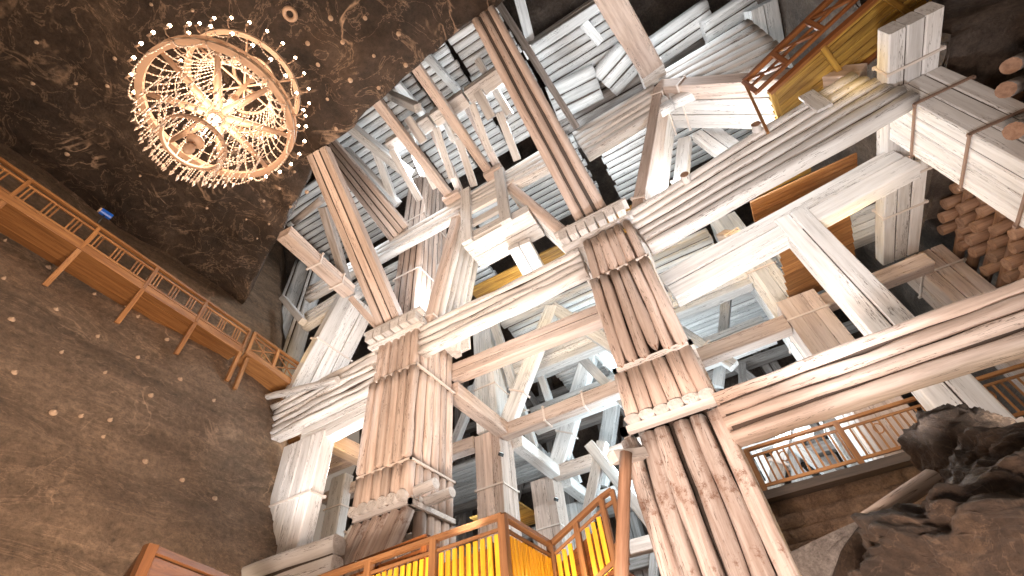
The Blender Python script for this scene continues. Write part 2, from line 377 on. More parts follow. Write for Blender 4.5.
bc = crib('crib_column', 'largest column in the centre, built of stepped rounded logs', -2.1, 0, [
    (9.62, 11.35, -1.72, -.05, 9.50, 6, PINK, BARE_SHADE, 'slab', .04),
    (6.55, 9.57, -1.84, -.03, 9.46, 6, PINK, BARE_SHADE, 'slab', .12),
    (5.22, 6.42, -2.02, .0, 9.66, 6, PINK, WHITE, 'slab', .02),
    (-1.7, 4.92, -2.35, .02, 9.98, 6, STAIN, BARE_SHADE, 'slab', .02)], 12.15, None, -1.7)
ringband(bc, -1.8, -.02, 9.5, 12.15, 9.58, .05); ringband(bc, -1.9, .0, 9.62, 12.15, 6.47, .10, WHITE, .05); ringband(bc, -2.15, .02, 9.85, 12.15, 5.02, .16, WHITE, .08)
for i in range(6):
    x = -2.02 + .337*(i+.5)
    timber(V((x, 9.60, 5.17)), V((x, 10.0, 5.17)), .33, .16, UP, WHITE, bc, 'stub_log', 'round', WHITE)

def cap(label, x0, x1, y0, y1, z0, n, extra=()):
    t = thing('column_capital', label, 'capital', ((x0+x1)/2, (y0+y1)/2, z0))
    w = (x1-x0)/n
    for i in range(n):
        timber(V((x0+w*(i+.5), y0, z0+.19)), V((x0+w*(i+.5), y1, z0+.19)), w*.84, .40, UP, WHITE, t, 'log', 'square', WHITE)
    timber(V((x0-.12, y0+.22, z0+.46)), V((x1+.12, y0+.22, z0+.46)), .40, .12, UP, WHITE, t, 'cap_board', 'plank', WHITE)
    timber(V((x0-.02, y0+.42, z0-.08)), V((x1+.02, y0+.42, z0-.08)), .36, .11, UP, WHITE, t, 'bottom_board', 'plank', WHITE)
    timber(V((x1-.05, y0+.3, z0+.05)), V((x1-.05, y1+.1, z0+.05)), .30, .26, UP, WHITE, t, 'side_log', 'square', WHITE)
    return t
cap('white capital of squared log ends on the left log column', -10.75, -8.3, 9.45, 12.2, 11.62, 6)
cap('white capital of squared log ends on the big central column', -2.35, -.02, 9.35, 12.2, 11.75, 7)

# ------------------------------------------------------------------ the great horizontal beams of the front row
abeam('log_beam', 'white stacked-log beam joining the two log columns below their capitals', -8.35, 11.45, 10.15, -1.9, 11.55, 10.25, 9.75, .5, 4, kind='slab', mat=WHITE, wob=.03)
abeam('log_beam', 'long bright white log beam from the central column to the upper right box column', -.02, 12.12, 10.15, 7.68, 13.45, 11.05, 9.78, .5, 6, kind='slab', mat=WHITE, wob=.02, jit=.03)
abeam('log_beam', 'uneven white log beam from the left rock wall to the left log column', -15.9, 11.1, 9.35, -10.5, 11.55, 9.55, 9.85, .55, 6, kind='slab', mat=WHITE, wob=.04, jit=.2)
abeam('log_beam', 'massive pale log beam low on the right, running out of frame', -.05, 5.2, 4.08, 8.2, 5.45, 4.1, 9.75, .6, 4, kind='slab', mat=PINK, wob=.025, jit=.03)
bundle('log_beam', 'smooth white log beam low on the left, ending at the left column base', V((-13.75, 9.0, 3.9)), V((-10.4, 9.6, 4.25)), .6, 1.05, UP, 1, 2, kind='slab', mat=WHITE, wob=.02)
abeam('log_beam', 'short pale planks under the uneven beam beside the left log column', -13.9, 9.4, 8.5, -10.5, 9.5, 8.75, 10.1, .5, 3, kind='plank', mat=WHITE)
bundle('leaning_log', 'thin white log lying over the end of the wooden gallery', at(262, 398, 'y', 9.7), at(338, 379, 'y', 9.7), .3, .3, UP, kind='round', mat=WHITE, wob=.03)
# rear beams of the cribs
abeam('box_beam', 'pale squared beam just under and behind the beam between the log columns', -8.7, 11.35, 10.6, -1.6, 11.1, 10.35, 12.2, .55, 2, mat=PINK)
abeam('box_beam', 'pale two-log beam on the right carrying the leaning two-plank post', .1, 11.25, 9.95, 7.9, 12.2, 11.0, 12.2, .6, 2, mat=WHITE, kind='square')
vcol('box_post', 'two-plank white post hanging down from the right-hand two-log beam', 3.92, 4.95, 12.15, 12.75, -1.7, 11.3, 2, 1, mat=WHITE, straps=(.55, .42))
vcol('box_post', 'broad whitewashed post beside the left rock wall', -14.55, -12.75, 10.05, 10.65, 3.4, 8.9, 4, 1, mat=WHITE, straps=(.6,), wob=.03, w1=2.1)

# right box column and its depth beam
vcol('box_column', 'huge white box column running down to the right edge of the picture', 7.72, 9.0, 10.0, 11.75, -1.7, 12.0, 3, 4, mat=WHITE, straps=(.93, .80, .68, .55), jit=.0, smat=IRON)
bbeam('box_beam', 'white strapped box beam above the right box column, running back in depth', 7.66, 8.95, 8.35, 17.8, 12.02, 12.55, 3, 1, mat=WHITE, straps=(.50, .56, .72, .12))
vcol('box_column', 'grey box column of the second row behind the right box column', 8.4, 9.7, 17.8, 19.2, -1.7, 12.0, 3, 2, mat=PINK, straps=(.93, .7))

# ------------------------------------------------------------------ braces of the front row (each a wall of logs, crib deep)
def brace(label, p0, p1, th=.42, n=5, y0=10, y1=12.1, mat=WHITE, straps=(.08, .92), name='brace', kind='slab', edge=None):
    p0, p1 = V(p0), V(p1); d = (p1-p0).normalized()
    t = thing(name, label, 'brace', p0); w = (y1-y0)/n; up = YV.cross(d); ym = (y0+y1)/2
    a, b = V((p0.x, 0, p0.z)), V((p1.x, 0, p1.z))
    for i in range(n):
        y = y0 + w*(i+.5); timber(a + YV*y, b + YV*y, w-.035, th, up, edge if (edge and i == 0) else mat, t, 'log', kind, None, .012)  # an edge colour gives the front log its warm-lit tint
    for s_ in straps: strap(a.lerp(b, s_) + YV*ym, *[q for q in frame_of(a, b, up)], y1-y0, th, t)
    return t
brace('fluted white log brace rising right from the left capital', (-8.3, 10, 11.5), (-6.85, 10, 18.1), th=.5, n=6, edge=PINK)
brace('brown-edged white brace rising left from the central capital', (-2.1, 10, 12.5), (-4.2, 10, 18.2), th=.42, n=4, edge=PINK)
brace('tall white brace rising right from the central capital to the peak', (.25, 10, 12.2), (3.25, 10, 18.9), th=.40, n=2, edge=PINK, kind='plank')
brace('broad white brace falling right from the peak toward the wooden gallery', (3.3, 10, 19.1), (7.9, 10, 13.5), th=.55, n=3, edge=PINK, kind='plank', straps=(.15,))
brace('wide white board brace with a strap above the left gallery end', (-15.6, 10, 11.4), (-13.6, 10, 16.8), th=.4, n=3, kind='plank', straps=(.5,))
# straining frame between the two upward braces
abeam('log_beam', 'white two-log straining beam hung between the leaning braces', -6.5, 15.45, 14.95, -3.4, 15.55, 15.05, 9.95, 1.5, 1, 2, kind='plank', mat=WHITE)
for k, (x, lb) in enumerate(((-6.2, 'left flat white hanger plank above the straining beam'), (-4.35, 'right flat white hanger plank above the straining beam'))):
    vcol('hanger_plank', lb, x-.25, x+.25, 9.7, 9.9, 14.9, 18.9, 1, 1, mat=WHITE, kind='plank')
for z, lb in ((17.3, 'upper white cross slat between the two hanger planks'), (16.3, 'middle white cross slat between the two hanger planks'), (15.4, 'lowest white cross slat between the two hanger planks')):
    abeam('cross_slat', lb, -6.2, z+.22, z-.22, -4.3, z+.22, z-.22, 9.9, .18, 1, kind='plank', mat=WHITE)
# upper long beam
abeam('log_beam', 'upper white log beam left of the hanger planks, high under the roof', -16.5, 18.75, 17.7, -6.6, 18.95, 17.7, 10.0, .5, 3, kind='slab', mat=WHITE)
abeam('log_beam', 'upper white log beam from the hanger planks past the three brown poles', -6.5, 18.95, 17.8, -.9, 19.3, 17.4, 10.0, .5, 4, kind='slab', mat=WHITE)
abeam('log_beam', 'bright upper log beam from the brown poles to the brace peak', -.6, 19.3, 16.9, 3.2, 19.5, 17.3, 10.05, .5, 5, kind='slab', mat=WHITE)
abeam('log_beam', 'bright six-log beam above the falling brace near the wooden gallery', 3.5, 20.6, 17.8, 7.6, 20.9, 16.9, 10.3, .5, 6, kind='slab', mat=WHITE)
for (u, v, w, n, lb) in ((454, 198, .9, 2, 'brown capital block where the leftmost square rafter lands'), (495, 174, .9, 2, 'brown capital block where the second square rafter lands'), (651, 70, 1.0, 3, 'white capital block at the foot of the biggest square rafter')):
    p = at(u, v, 'y', 10.0); t = thing('capital_block', lb, 'capital', p - UP*.3)
    for i in range(n):
        timber(p + V((-w/2, .1 + .1*i, -.3 + .6*(i+.5)/n)), p + V((w/2, .1 + .1*i, -.3 + .6*(i+.5)/n)), .9, .6/n - .02, UP, PINK if n == 2 else WHITE, t, 'block', 'square')

# ------------------------------------------------------------------ struts reaching out to the rock ceiling edge
def strut(label, pa, pb, w, n, th, mat=PINK, kind='square', w1=None, straps=()):
    pa, pb = V(pa), V(pb)
    # side axis is world x: up vector perpendicular to x and dir
    d = (pb-pa).normalized(); up = d.cross(XV) 
    return bundle('strut', label, pa, pb, w, th, up, n, 1, mat=mat, kind=kind, w1=w1, straps=straps, cat='strut', gap=.055 if n > 1 else .03)
strut('pink three-log strut from the left capital up to the rock edge', (-9.9, 10.1, 12.25), (-9.45, 4.35, 17.1), 1.15, 3, .42, w1=1.0)
strut('second three-log strut behind, reaching the rock edge left of the rafters', (-10.25, 10.0, 18.7), (-11.4, 5.5, 21.9), 1.35, 4, .35, w1=1.0, mat=PINK)
strut('three long brown round poles from the central capital to the rock edge', (-1.15, 10.0, 12.9), (-1.45, 3.7, 17.25), 1.25, 3, .42, kind='round', mat=PINK, w1=.95)
strut('grey-white square strut beside the three brown poles', at(577, 128, 'y', 10.05), at(499, 4, 'z', 21.5), .32, 1, .32, mat=GREYW)
strut('biggest square rafter, brown-sided, landing on the white capital block', at(650, 68, 'y', 9.7), at(603, -14, 'z', 17.6), 1.0, 1, .5, mat=PINK, w1=.95)
strut('leftmost pink square rafter from the rock edge to its capital block', at(450, 196, 'y', 9.9), at(376, 100, 'z', 18.4), .42, 1, .42, mat=PINK)
strut('second pink square rafter from the rock edge to its capital block', at(489, 172, 'y', 9.9), at(414, 64, 'z', 18.4), .42, 1, .42, mat=PINK)
strut('grey-brown slanting prop above the leftmost capital block', at(460, 192, 'y', 10.2), at(429, 121, 'x', -7.1), .38, 1, .34, mat=PINK)
strut('grey-brown slanting prop above the second capital block', at(497, 166, 'y', 10.2), at(462, 96, 'x', -4.8), .38, 1, .34, mat=PINK)
strut('white rafter leading up from the left upper cross beam', at(428, 120, 'z', 23.6), at(397, 84, 'z', 23.6), .4, 1, .4, mat=COOL)
strut('white rafter leading up from the middle upper cross beam', at(463, 97, 'z', 23.3), at(426, 55, 'z', 23.3), .4, 1, .4, mat=COOL)
strut('narrow dark brace under the box beam beside the left three-log strut', at(350, 296, 'y', 10.0), at(324, 207, 'z', 17.6), .42, 1, .4, mat=GREYW)
bundle('box_beam', 'strapped pink-white box beam end jutting from the left rock edge', at(284, 233, 'z', 15.2), at(349, 292, 'z', 15.2), .62, .55, UP, 1, 2, mat=PINK, straps=(.45, .8))
bundle('strut', 'short dark prop running from the box beam to the left capital', at(352, 299, 'y', 9.6), at(380, 330, 'y', 9.9), .3, .3, UP, 1, 1, mat=PINK, cat='strut')
bundle('leaning_log', 'grey round log by the rock edge beside the narrow dark brace', at(294, 222, 'z', 17.6), at(322, 199, 'z', 17.6), .35, .35, UP, mat=GREYW, kind='round')
abeam('log_beam', 'short white four-log stack behind the strapped box beam', -16.6, 17.2, 16.0, -12.9, 17.5, 16.5, 10.4, .5, 4, kind='slab')
for (u0, v0, u1, v1, lb) in ((303, 262, 290, 372, 'round white column at the rear of the left recess'), (322, 258, 309, 330, 'second round white column at the rear of the left recess')):
    a = at(u0, v0, 'y', 11.6); b_ = V((a.x + .2, 11.6, 12.0)); bundle('round_column', lb, b_, a, .9, .9, YV, 2, 1, kind='round', mat=COOL, cat='timber column')
bundle('leaning_log', 'short white log prop near the gallery corner', at(283, 298, 'y', 9.8), at(303, 322, 'y', 9.8), .35, .35, UP, mat=WHITE, kind='square')
# brown fluted log wall above the left column and white boards beside it
vcol('round_column', 'brown fluted log column rising behind the left capital', -10.95, -9.45, 10.7, 12.9, 12.2, 26, 4, 6, kind='round', mat=PINK, straps=(.3, .62), cat='timber column')
vcol('board_wall', 'bright white board wall beside the brown fluted column', -9.4, -7.6, 11.9, 12.1, 11.5, 17.6, 4, 1, kind='plank', mat=COOL, cat='timber wall')

# ------------------------------------------------------------------ second, third and fourth rows
def row_col(label, x0, x1, y, z1, z0=-1.7, dy=1.25, mat=PINK, straps=(.62, .80)):
    return vcol('box_column', label, x0, x1, y, y+dy, z0, z1, 3, 3, mat=mat, kind='plank', straps=straps, gap=.006, cat='timber column')
row_col('pale box column right behind the left log column, second row', -10.05, -8.8, 16, 10.2)
row_col('upper continuation of the second-row box column behind the rear beam', -10.0, -8.9, 16.1, 18.0, 10.4, mat=COOL, straps=(.3,))
row_col('pale box column of the third row, between the stair railing and cross beam', -10.05, -8.8, 21.2, 9.9, mat=PINK)
row_col('farthest box column, just above the stair railing', -10.05, -8.8, 25.0, 9.8, mat=COOL)
row_col('beige box column behind the hanging two-plank post', 3.35, 4.7, 16, 11.0, dy=1.4, straps=(.93, .75))
row_col('grey box column of the third row seen through the right bay', 3.35, 4.6, 21.2, 11.0, mat=COOL)
row_col('upper grey box column seen through the right bay above the cross beam', 3.35, 4.6, 17.6, 18.0, -1.7, mat=COOL)
row_col('box column of the second row hidden mostly by the central column', -2.0, -.7, 16, 10.2)
bbeam('box_beam', 'pale depth beam from the left log column back to the second row', -8.95, -8.3, 12.2, 16, 9.75, 10.35, 1, 1, mat=PINK)
bbeam('box_beam', 'pale depth beam from the second row back to the third row', -8.95, -8.3, 17.2, 21.2, 9.7, 10.3, 1, 1, mat=WHITE)
bbeam('box_beam', 'pale depth beam from the third row back to the farthest column', -8.95, -8.3, 22.4, 25, 9.6, 10.2, 1, 1, mat=WHITE)
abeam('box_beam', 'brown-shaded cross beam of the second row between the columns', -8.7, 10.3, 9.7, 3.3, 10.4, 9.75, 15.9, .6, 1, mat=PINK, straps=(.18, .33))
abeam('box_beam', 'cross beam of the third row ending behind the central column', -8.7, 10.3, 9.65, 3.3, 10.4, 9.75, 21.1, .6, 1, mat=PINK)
abeam('box_beam', 'farthest cross beam just above the stair top', -8.7, 10.0, 9.4, 3.3, 10.2, 9.6, 24.9, .6, 1, mat=WHITE)
abeam('box_beam', 'cross beam of the second row left of the left column', -19, 10.3, 9.7, -10.1, 10.3, 9.7, 15.9, .6, 1, mat=PINK)
abeam('box_beam', 'pale cross beam between the beige box column and the far right column', 4.75, 11.1, 10.5, 8.4, 11.2, 10.6, 16.6, .6, 1, mat=PINK)
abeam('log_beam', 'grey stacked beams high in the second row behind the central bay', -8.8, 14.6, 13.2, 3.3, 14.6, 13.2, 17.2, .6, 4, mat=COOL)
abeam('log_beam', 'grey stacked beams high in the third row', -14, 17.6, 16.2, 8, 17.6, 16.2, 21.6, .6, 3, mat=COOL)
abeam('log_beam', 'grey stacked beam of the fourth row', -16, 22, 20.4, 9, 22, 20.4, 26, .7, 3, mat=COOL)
def xbr(label, p0, p1, w=.5, d=.5, mat=COOL, straps=(.25,)):
    return bundle('brace', label, p0, p1, w, d, YV, 1, 1, mat=mat, cat='brace', straps=straps, kind='square')
xbr('bright blue-white brace rising right from the second-row box column', (-8.55, 16.3, 10.35), (-5.3, 16.3, 15.8), .75, .5)
xbr('pale brace falling right from the top of the bright second-row brace', (-5.3, 16.3, 15.8), (-2.0, 16.3, 10.6), .6, .4)
xbr('brightest white brace rising to a peak in the third row', (-8.6, 21.5, 10.3), (-5.1, 21.5, 16.6), .95, .6)
xbr('white brace falling right from the third-row peak', (-5.1, 21.5, 16.6), (-2.0, 21.5, 10.6), .8, .5)
xbr('bright white brace of the fourth row beside the central column', (-7.6, 25.0, 10.2), (-4.6, 25.0, 17.2), .9, .6)
xbr('thin white brace crossing behind the second-row box column', (-8.5, 18.8, 10.3), (-8.5, 15.6, 16.5), .45, .4)
xbr('thin white brace crossing behind the third-row box column', (-8.5, 24.0, 10.3), (-8.5, 20.8, 16.5), .45, .4)
xbr('slim grey brace in the right bay leaning beside the central column', (.25, 21, 11.3), (3.3, 21, 17.2), .5, .4)
xbr('slim brace below the second-row cross beam in the right bay', (.6, 21.4, 5.5), (.4, 21.4, 11), .45, .4)
xbr('slim diagonal brace low in the right bay', (3.3, 21.6, 5.2), (.9, 21.6, 10.2), .45, .4)
xbr('grey prop under the two-log beam left of the hanging post', (3.2, 16.2, 15.4), (4.0, 13.0, 11.2), .5, .5, PINK)
bundle('box_beam', 'white strapped boards under the straining beam beside the yellow platform', at(519, 244, 'z', 14.7), at(543, 287, 'z', 14.3), 1.0, .35, UP, 2, 1, mat=WHITE)
xbr('steep white prop under the brace peak', (1.9, 12.5, 14.6), (3.4, 12.5, 18.0), .55, .5, WHITE)
bundle('brace', 'two-plank white prop under the brace peak leaning right', (4.6, 12.5, 14.9), (4.2, 12.5, 18.0), 1.0, .4, YV, 2, 1, cat='brace')
# left lower bay
abeam('box_beam', 'pale cross beam deep in the lower left bay', -19, 11.2, 10.5, -13, 11.2, 10.5, 14.6, .5, 1, mat=PINK)
bundle('box_beam', 'pale diagonal depth beam across the lower left bay', at(300, 425, 'y', 12), at(372, 462, 'y', 15), .7, .7, UP, 1, 1, mat=PINK)
vcol('box_post', 'slim strapped post at the rear of the lower left bay', -18.2, -17.2, 15.5, 16.1, 3, 10.6, 1, 1, mat=WHITE, straps=(.6, .8))
vcol('box_post', 'broad pale post in the lower left bay beside the log column', -14.0, -12.4, 14.2, 15, 3, 10.6, 1, 1, mat=PINK, kind='plank')
xbr('white cross brace rising right in the lower left bay', (-17.0, 15.6, 6.6), (-14.2, 15.6, 10.4), .45, .4, WHITE)
xbr('white cross brace falling right in the lower left bay', (-16.2, 15.9, 9.9), (-14.4, 15.9, 5.6), .4, .4, WHITE)
abeam('box_beam', 'low pale cross beam in the lower left bay', -18, 6.4, 5.9, -13, 6.4, 5.9, 15.6, .4, 1, mat=WHITE)

for z in (4, 7, 10, 13, 16, 19, 22):
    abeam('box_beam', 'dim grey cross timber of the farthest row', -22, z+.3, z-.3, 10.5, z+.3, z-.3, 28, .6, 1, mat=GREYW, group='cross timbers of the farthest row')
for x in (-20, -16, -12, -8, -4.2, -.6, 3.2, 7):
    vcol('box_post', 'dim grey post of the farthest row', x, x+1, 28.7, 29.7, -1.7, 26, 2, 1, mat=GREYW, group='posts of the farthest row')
for i, x in enumerate((-19, -15, -11, -7.4, -3.6, 0, 4)):
    for z in (4.3, 10.3, 16.3):
        xbr('dim grey diagonal of the farthest row', (x, 27.6, z), (x + (2.2 if (i+int(z)) % 2 else -2.2), 27.6, z+5.4), .5, .4, GREYW, ())['group'] = 'diagonals of the farthest row'
for i, (x, z0, x1, z1, lb) in enumerate(((-3.6, 10.6, -6.2, 16.4, 'grey crossing brace behind the central column, second row'), (1.2, 10.8, -1.6, 16.2, 'grey crossing brace right of the central column, second row'), (-14, 10.5, -11, 16.2, 'grey crossing brace left of the left column, second row'),
        (.2, 5.5, 3.2, 9.8, 'low grey brace between central and beige box column'), (-7.9, 4.0, -5.2, 9.5, 'low pale brace right of the second-row box column'), (-3.2, 3.8, -5.8, 9.6, 'low pale brace left of the central column'))):
    xbr(lb, (x, 18.9, z0), (x1, 18.9, z1), .5, .4)
abeam('log_beam', 'four stacked pale logs across the second row behind the bright brace', -8.8, 13.0, 11.6, 3.3, 13.2, 11.8, 19.6, .6, 4, mat=COOL)
abeam('log_beam', 'pale stacked logs across the second row right of the beige column', 4.8, 14.6, 13.2, 11, 14.6, 13.2, 17.2, .6, 4, mat=COOL)
abeam('box_beam', 'low pale cross beam behind the stair railing', -8.8, 6.2, 5.6, 3.3, 6.2, 5.6, 21.2, .5, 1, mat=PINK)

# roof timbers high above
abeam('log_beam', 'left upper cross beam of short white blocks near the rock edge', -9.6, 23.9, 23.1, -6.9, 23.9, 23.1, 7.9, .5, 2, mat=COOL)
abeam('log_beam', 'middle upper cross beam of short white blocks', -6.9, 23.6, 22.8, -4.6, 23.6, 22.8, 7.8, .5, 2, mat=COOL)
abeam('log_beam', 'white upper cross beam reaching the three brown poles', -4.6, 23.6, 22.8, -2.4, 23.7, 22.9, 7.6, .5, 2, mat=COOL)
abeam('box_beam', 'strapped white cross beam near the top of the picture', -1.2, 24.3, 23.4, 2.9, 24.5, 23.6, 7.3, .5, 2, mat=COOL, straps=(.1,))
for i, (u, v, u1, v1) in enumerate(((583, 22, 600, 42), (518, -6, 530, 40))):
    bundle('box_post', ['short white post under the strapped cross beam at the top', 'white post left of the strapped cross beam at the top'][i], at(u, v, 'z', 24.2), at(u1, v1, 'z', 24.2), .5, .4, UP, 1, 1, mat=COOL)
for i, (a, b_) in enumerate((((390, 147), (432, 120)), ((434, 119), (466, 97)), ((468, 96), (504, 71)))):
    bundle('log_beam', ['white cross block beam between the leftmost square rafter and its neighbour', 'white cross block beam between the second square rafter and the left prop', 'white cross block beam next to the three brown poles'][i], at(*a, 'z', 21), at(*b_, 'z', 21), .7, .6, UP, 1, 2, mat=WHITE)
for i, (a, b_, w) in enumerate((((459, 140), (474, 186), .4), ((499, 112), (517, 160), .4), ((436, 128), (452, 178), .35), ((472, 104), (490, 152), .35), ((408, 136), (436, 188), .35), ((392, 150), (420, 200), .35), ((446, 112), (458, 132), .45), ((478, 92), (492, 118), .45), ((408, 118), (424, 142), .4))):
    bundle('rafter', ['slender white board standing behind the left capital block', 'slender white board standing between the hanger top and the brown poles', 'slender white strip right of the leftmost slanting prop', 'slender white strip left of the second rafter foot', 'white roof strip left of the leftmost slanting prop', 'white roof strip near the fluted column top', 'small white strut under the middle cross block beam', 'small white strut under the cross block beam by the poles', 'small white strut beside the leftmost square rafter'][i],
           at(*a, 'z', 20.6), at(*b_, 'z', 19.9), w, .25, UP, 1, 1, mat=WHITE, cat='rafter')
def lay(label, u0, v0, u1, v1, z, w, n, mat=COOL, kind='slab'):
    a, b_ = at(u0, v0, 'z', z), at(u1, v1, 'z', z); d = (b_-a).normalized(); s = UP.cross(d); s = s if s.y > 0 else -s
    return bundle('roof_logs', label, a + s*w/2, b_ + s*w/2, w, w/n, UP, n, 1, mat=mat, kind=kind, cat='roof timber')
lay('bright white bundle of roof logs with straps above the brown poles', 592, 72, 618, 42, 25, 2.0, 3)
lay('white roof logs left of the strapped bright bundle', 545, 88, 592, 64, 25, 2.0, 3)
lay('dark grey bent roof logs above the upper beam', 556, 118, 640, 70, 25.4, 2.4, 4, GREYW)
lay('bright strapped roof logs right of the biggest square rafter', 645, 40, 705, -2, 24.5, 1.6, 3)
lay('dark roof logs between bright bundles near the top right', 655, 56, 725, 14, 25.5, 1.8, 4, GREYW)
lay('white roof logs crossing at the top centre right', 700, 22, 765, -20, 24, 2.2, 4)
for x0, x1, y0, y1, z, lb in ((-9.0, -6.9, 4.7, 12.4, 26, 'ribbed white log roof over the leftmost square rafter'), (-6.7, -4.5, 4.4, 12.4, 25.8, 'ribbed white log roof over the second square rafter'),
        (-4.3, -1.4, 4.2, 12.4, 26, 'ribbed white log roof beside the three brown poles'), (-13.5, -9.2, 5.4, 11.5, 25.6, 'ribbed pale log roof over the left recess'), (-19, -13.7, 7.5, 13, 25.2, 'ribbed pale log roof at the far left by the rock edge'),
        (-8.8, -1, 13, 18, 24.8, 'ribbed grey log roof behind the upper log beam'), (0, 8, 12.8, 18, 23.5, 'ribbed grey log roof behind the brace peak'), (-19, -9.2, 13.5, 18.5, 22.5, 'ribbed grey log roof deep in the left recess'),
        (-1.1, 3.3, 8.6, 12.2, 26.2, 'ribbed white log roof left of the biggest rafter foot'), (-8.6, -.9, 22.6, 27, 17.8, 'grey log ceiling behind the third-row braces'),
        (-.5, 8, 22.6, 27, 17.6, 'grey log ceiling deep behind the right bay'), (-19, -10.3, 22.4, 27, 13, 'grey log ceiling deep behind the lower left bay'), (-8.6, 3.0, 16.9, 19.4, 17.2, 'grey log ceiling over the second-row cross beam')):
    n_ = int((y1-y0)/.42)
    abeam('roof_logs', lb, x0, z, z-.4, x1, z, z-.4, y0, y1-y0, 1, n_, mat=COOL, kind='slab', gap=.05, jit=.08, cat='roof timber')
for i, (a, b_, w, lb) in enumerate((
    ((352, 128), (410, 175), .5, 'white sloping rafter left of the pink rafters'),
    ((345, 150), (398, 205), .45, 'second white sloping rafter left of the pink rafters'),
    ((372, 140), (395, 205), .4, 'thin grey prop beside the fluted column'),
    ((390, 95), (418, 108), .4, 'short grey roof brace at the rock edge'),
    ((405, 130), (425, 175), .4, 'slim white slat between the pink rafters'),
    ((440, 108), (455, 140), .4, 'slim white slat beside the second slanting prop'),
    ((478, 60), (510, 115), .35, 'slim white slat beside the brown poles'),
    ((492, 50), (520, 100), .35, 'second slim white slat beside the brown poles'))):
    bundle('rafter', lb, at(*a, 'z', 22.5), at(*b_, 'z', 20.5), w, w, UP, 1, 1, mat=COOL, cat='rafter')
for i, (a, b_, lb) in enumerate((((760, 5), (768, 48), 'white roof post bundle left of the wooden gallery top'), ((778, 12), (800, 58), 'second white roof post bundle behind the gallery rail'))):
    bundle('box_post', lb, at(*a, 'z', 22), at(*b_, 'z', 21.5), 1.2, .8, UP, 2, 1, mat=COOL)

# ------------------------------------------------------------------ plank platforms and partitions (orange and yellow wood)
def platform(name, label, corners, th=.08, mat=YELLOW, n=8, cat='plank platform', joist=3):
    """quad a b c d; planks run a->b, laid side by side toward d"""
    a, b_, c, d = map(V, corners); t = thing(name, label, cat, a)
    nrm = (b_-a).cross(d-a).normalized()
    for i in range(n):
        f = (i+.5)/n; p, q = a.lerp(d, f), b_.lerp(c, f); w = (d-a).length/n
        timber(p, q, w-.012, th, nrm, mat, t, 'plank', 'plank', None, .004)
    return t
platform('plank_platform', 'yellow-lit plank platform seen in the central bay', ((-8.0, 12.6, 15.6), (-3.0, 12.6, 15.6), (-3.0, 15.0, 15.6), (-8.0, 15.0, 15.6)))
platform('plank_platform', 'yellow plank platform behind the central capital', ((-2.6, 12.6, 15.8), (1.5, 12.6, 15.8), (1.5, 15.4, 15.8), (-2.6, 15.4, 15.8)))
platform('plank_platform', 'yellow-brown plank platform under the brace peak', ((1.7, 12.9, 16.2), (7.4, 12.9, 16.2), (7.4, 15.6, 16.2), (1.7, 15.6, 16.2)), n=9)
platform('plank_platform', 'orange-brown plank ceiling between the hanging post and the right box column', (at(775, 232, 'z', 12.0), at(847, 196, 'z', 12.0), at(857, 272, 'z', 12.0), at(790, 305, 'z', 12.0)), mat=ORANGE, n=9)
platform('plank_platform', 'orange plank platform under the long bright log beam', ((4.0, 13.0, 13.4), (7.6, 13.0, 13.4), (7.6, 14.1, 13.4), (4.0, 14.1, 13.4)), mat=ORANGE, n=5)
platform('plank_platform', 'orange plank platform in the lower left bay', ((-19, 12.0, 11.4), (-11, 12.0, 11.4), (-11, 13.6, 11.4), (-19, 13.6, 11.4)), mat=ORANGE, n=6)
platform('plank_platform', 'small lit plank platform left of the second-row column', ((-13, 20, 8.6), (-10.2, 20, 8.6), (-10.2, 23, 8.6), (-13, 23, 8.6)), mat=YELLOW, n=6)

# ------------------------------------------------------------------ railings
def bar(mb, p, q, w, h, up=UP):
    p, q = V(p), V(q); x, y, z = frame_of(p, q, up); mb.box((p+q)/2, x*((q-p).length/2), y*w/2, z*h/2, .01)
def single(p, q, w, h, up, mat, parent, name):
    return timber(p, q, w, h, up, mat, parent, name, 'plank', None, .002)
def rail_run(t, a, b_, top, low, posts, mat, style, pw=.11, inward=V((0, 0, 0))):
    """handrail from a to b (top points); low = distance to bottom rail; posts = list of fractions"""
    a, b_ = V(a), V(b_); d = (b_-a)
    single(a, b_, .13, .08, UP, mat, t, 'handrail'); single(a - UP*low, b_ - UP*low, .07, .08, UP, mat, t, 'bottom_rail')
    if style != 'slats': single(a - UP*.2, b_ - UP*.2, .06, .06, UP, mat, t, 'middle_rail')
    for f in posts:
        p = a.lerp(b_, f); single(p - UP*(low+.25), p + UP*.0, pw, pw, d, mat, t, 'post')
    L = d.length
    if style == 'triple':
        n = int(L/.68)
        for i in range(n):
            for k in (-.11, 0, .11):
                f = ((i+.5)*.68 + k)/L
                if f < 1: p = a.lerp(b_, f); single(p - UP*low, p - UP*.2, .035, .045, d, mat, t, 'baluster')
    if style in ('bars', 'slats'):
        sp = .135 if style == 'slats' else .165; n = int(L/sp); w = .10 if style == 'slats' else .04
        for i in range(1, n):
            f = i/n
            if any(abs(f-g)*L < .08 for g in posts): continue
            p = a.lerp(b_, f); single(p - UP*low, p - UP*(.2 if style == 'bars' else .26), w*(.85 if style == 'slats' else 1.25), .03, YV if abs(d.x) > abs(d.y) else XV, LITY if style == 'slats' else mat, t, 'baluster')
    if style == 'cross':
        ps = sorted(posts)
        for f0, f1 in zip(ps, ps[1:]):
            p, q = a.lerp(b_, f0), a.lerp(b_, f1)
            single(p - UP*.2, q - UP*low, .04, .05, UP, mat, t, 'cross_bar'); single(p - UP*low, q - UP*.2, .04, .05, UP, mat, t, 'cross_bar')
            m_ = (p+q)/2; single(m_ - UP*low, m_ - UP*.2, .04, .04, d, mat, t, 'baluster')
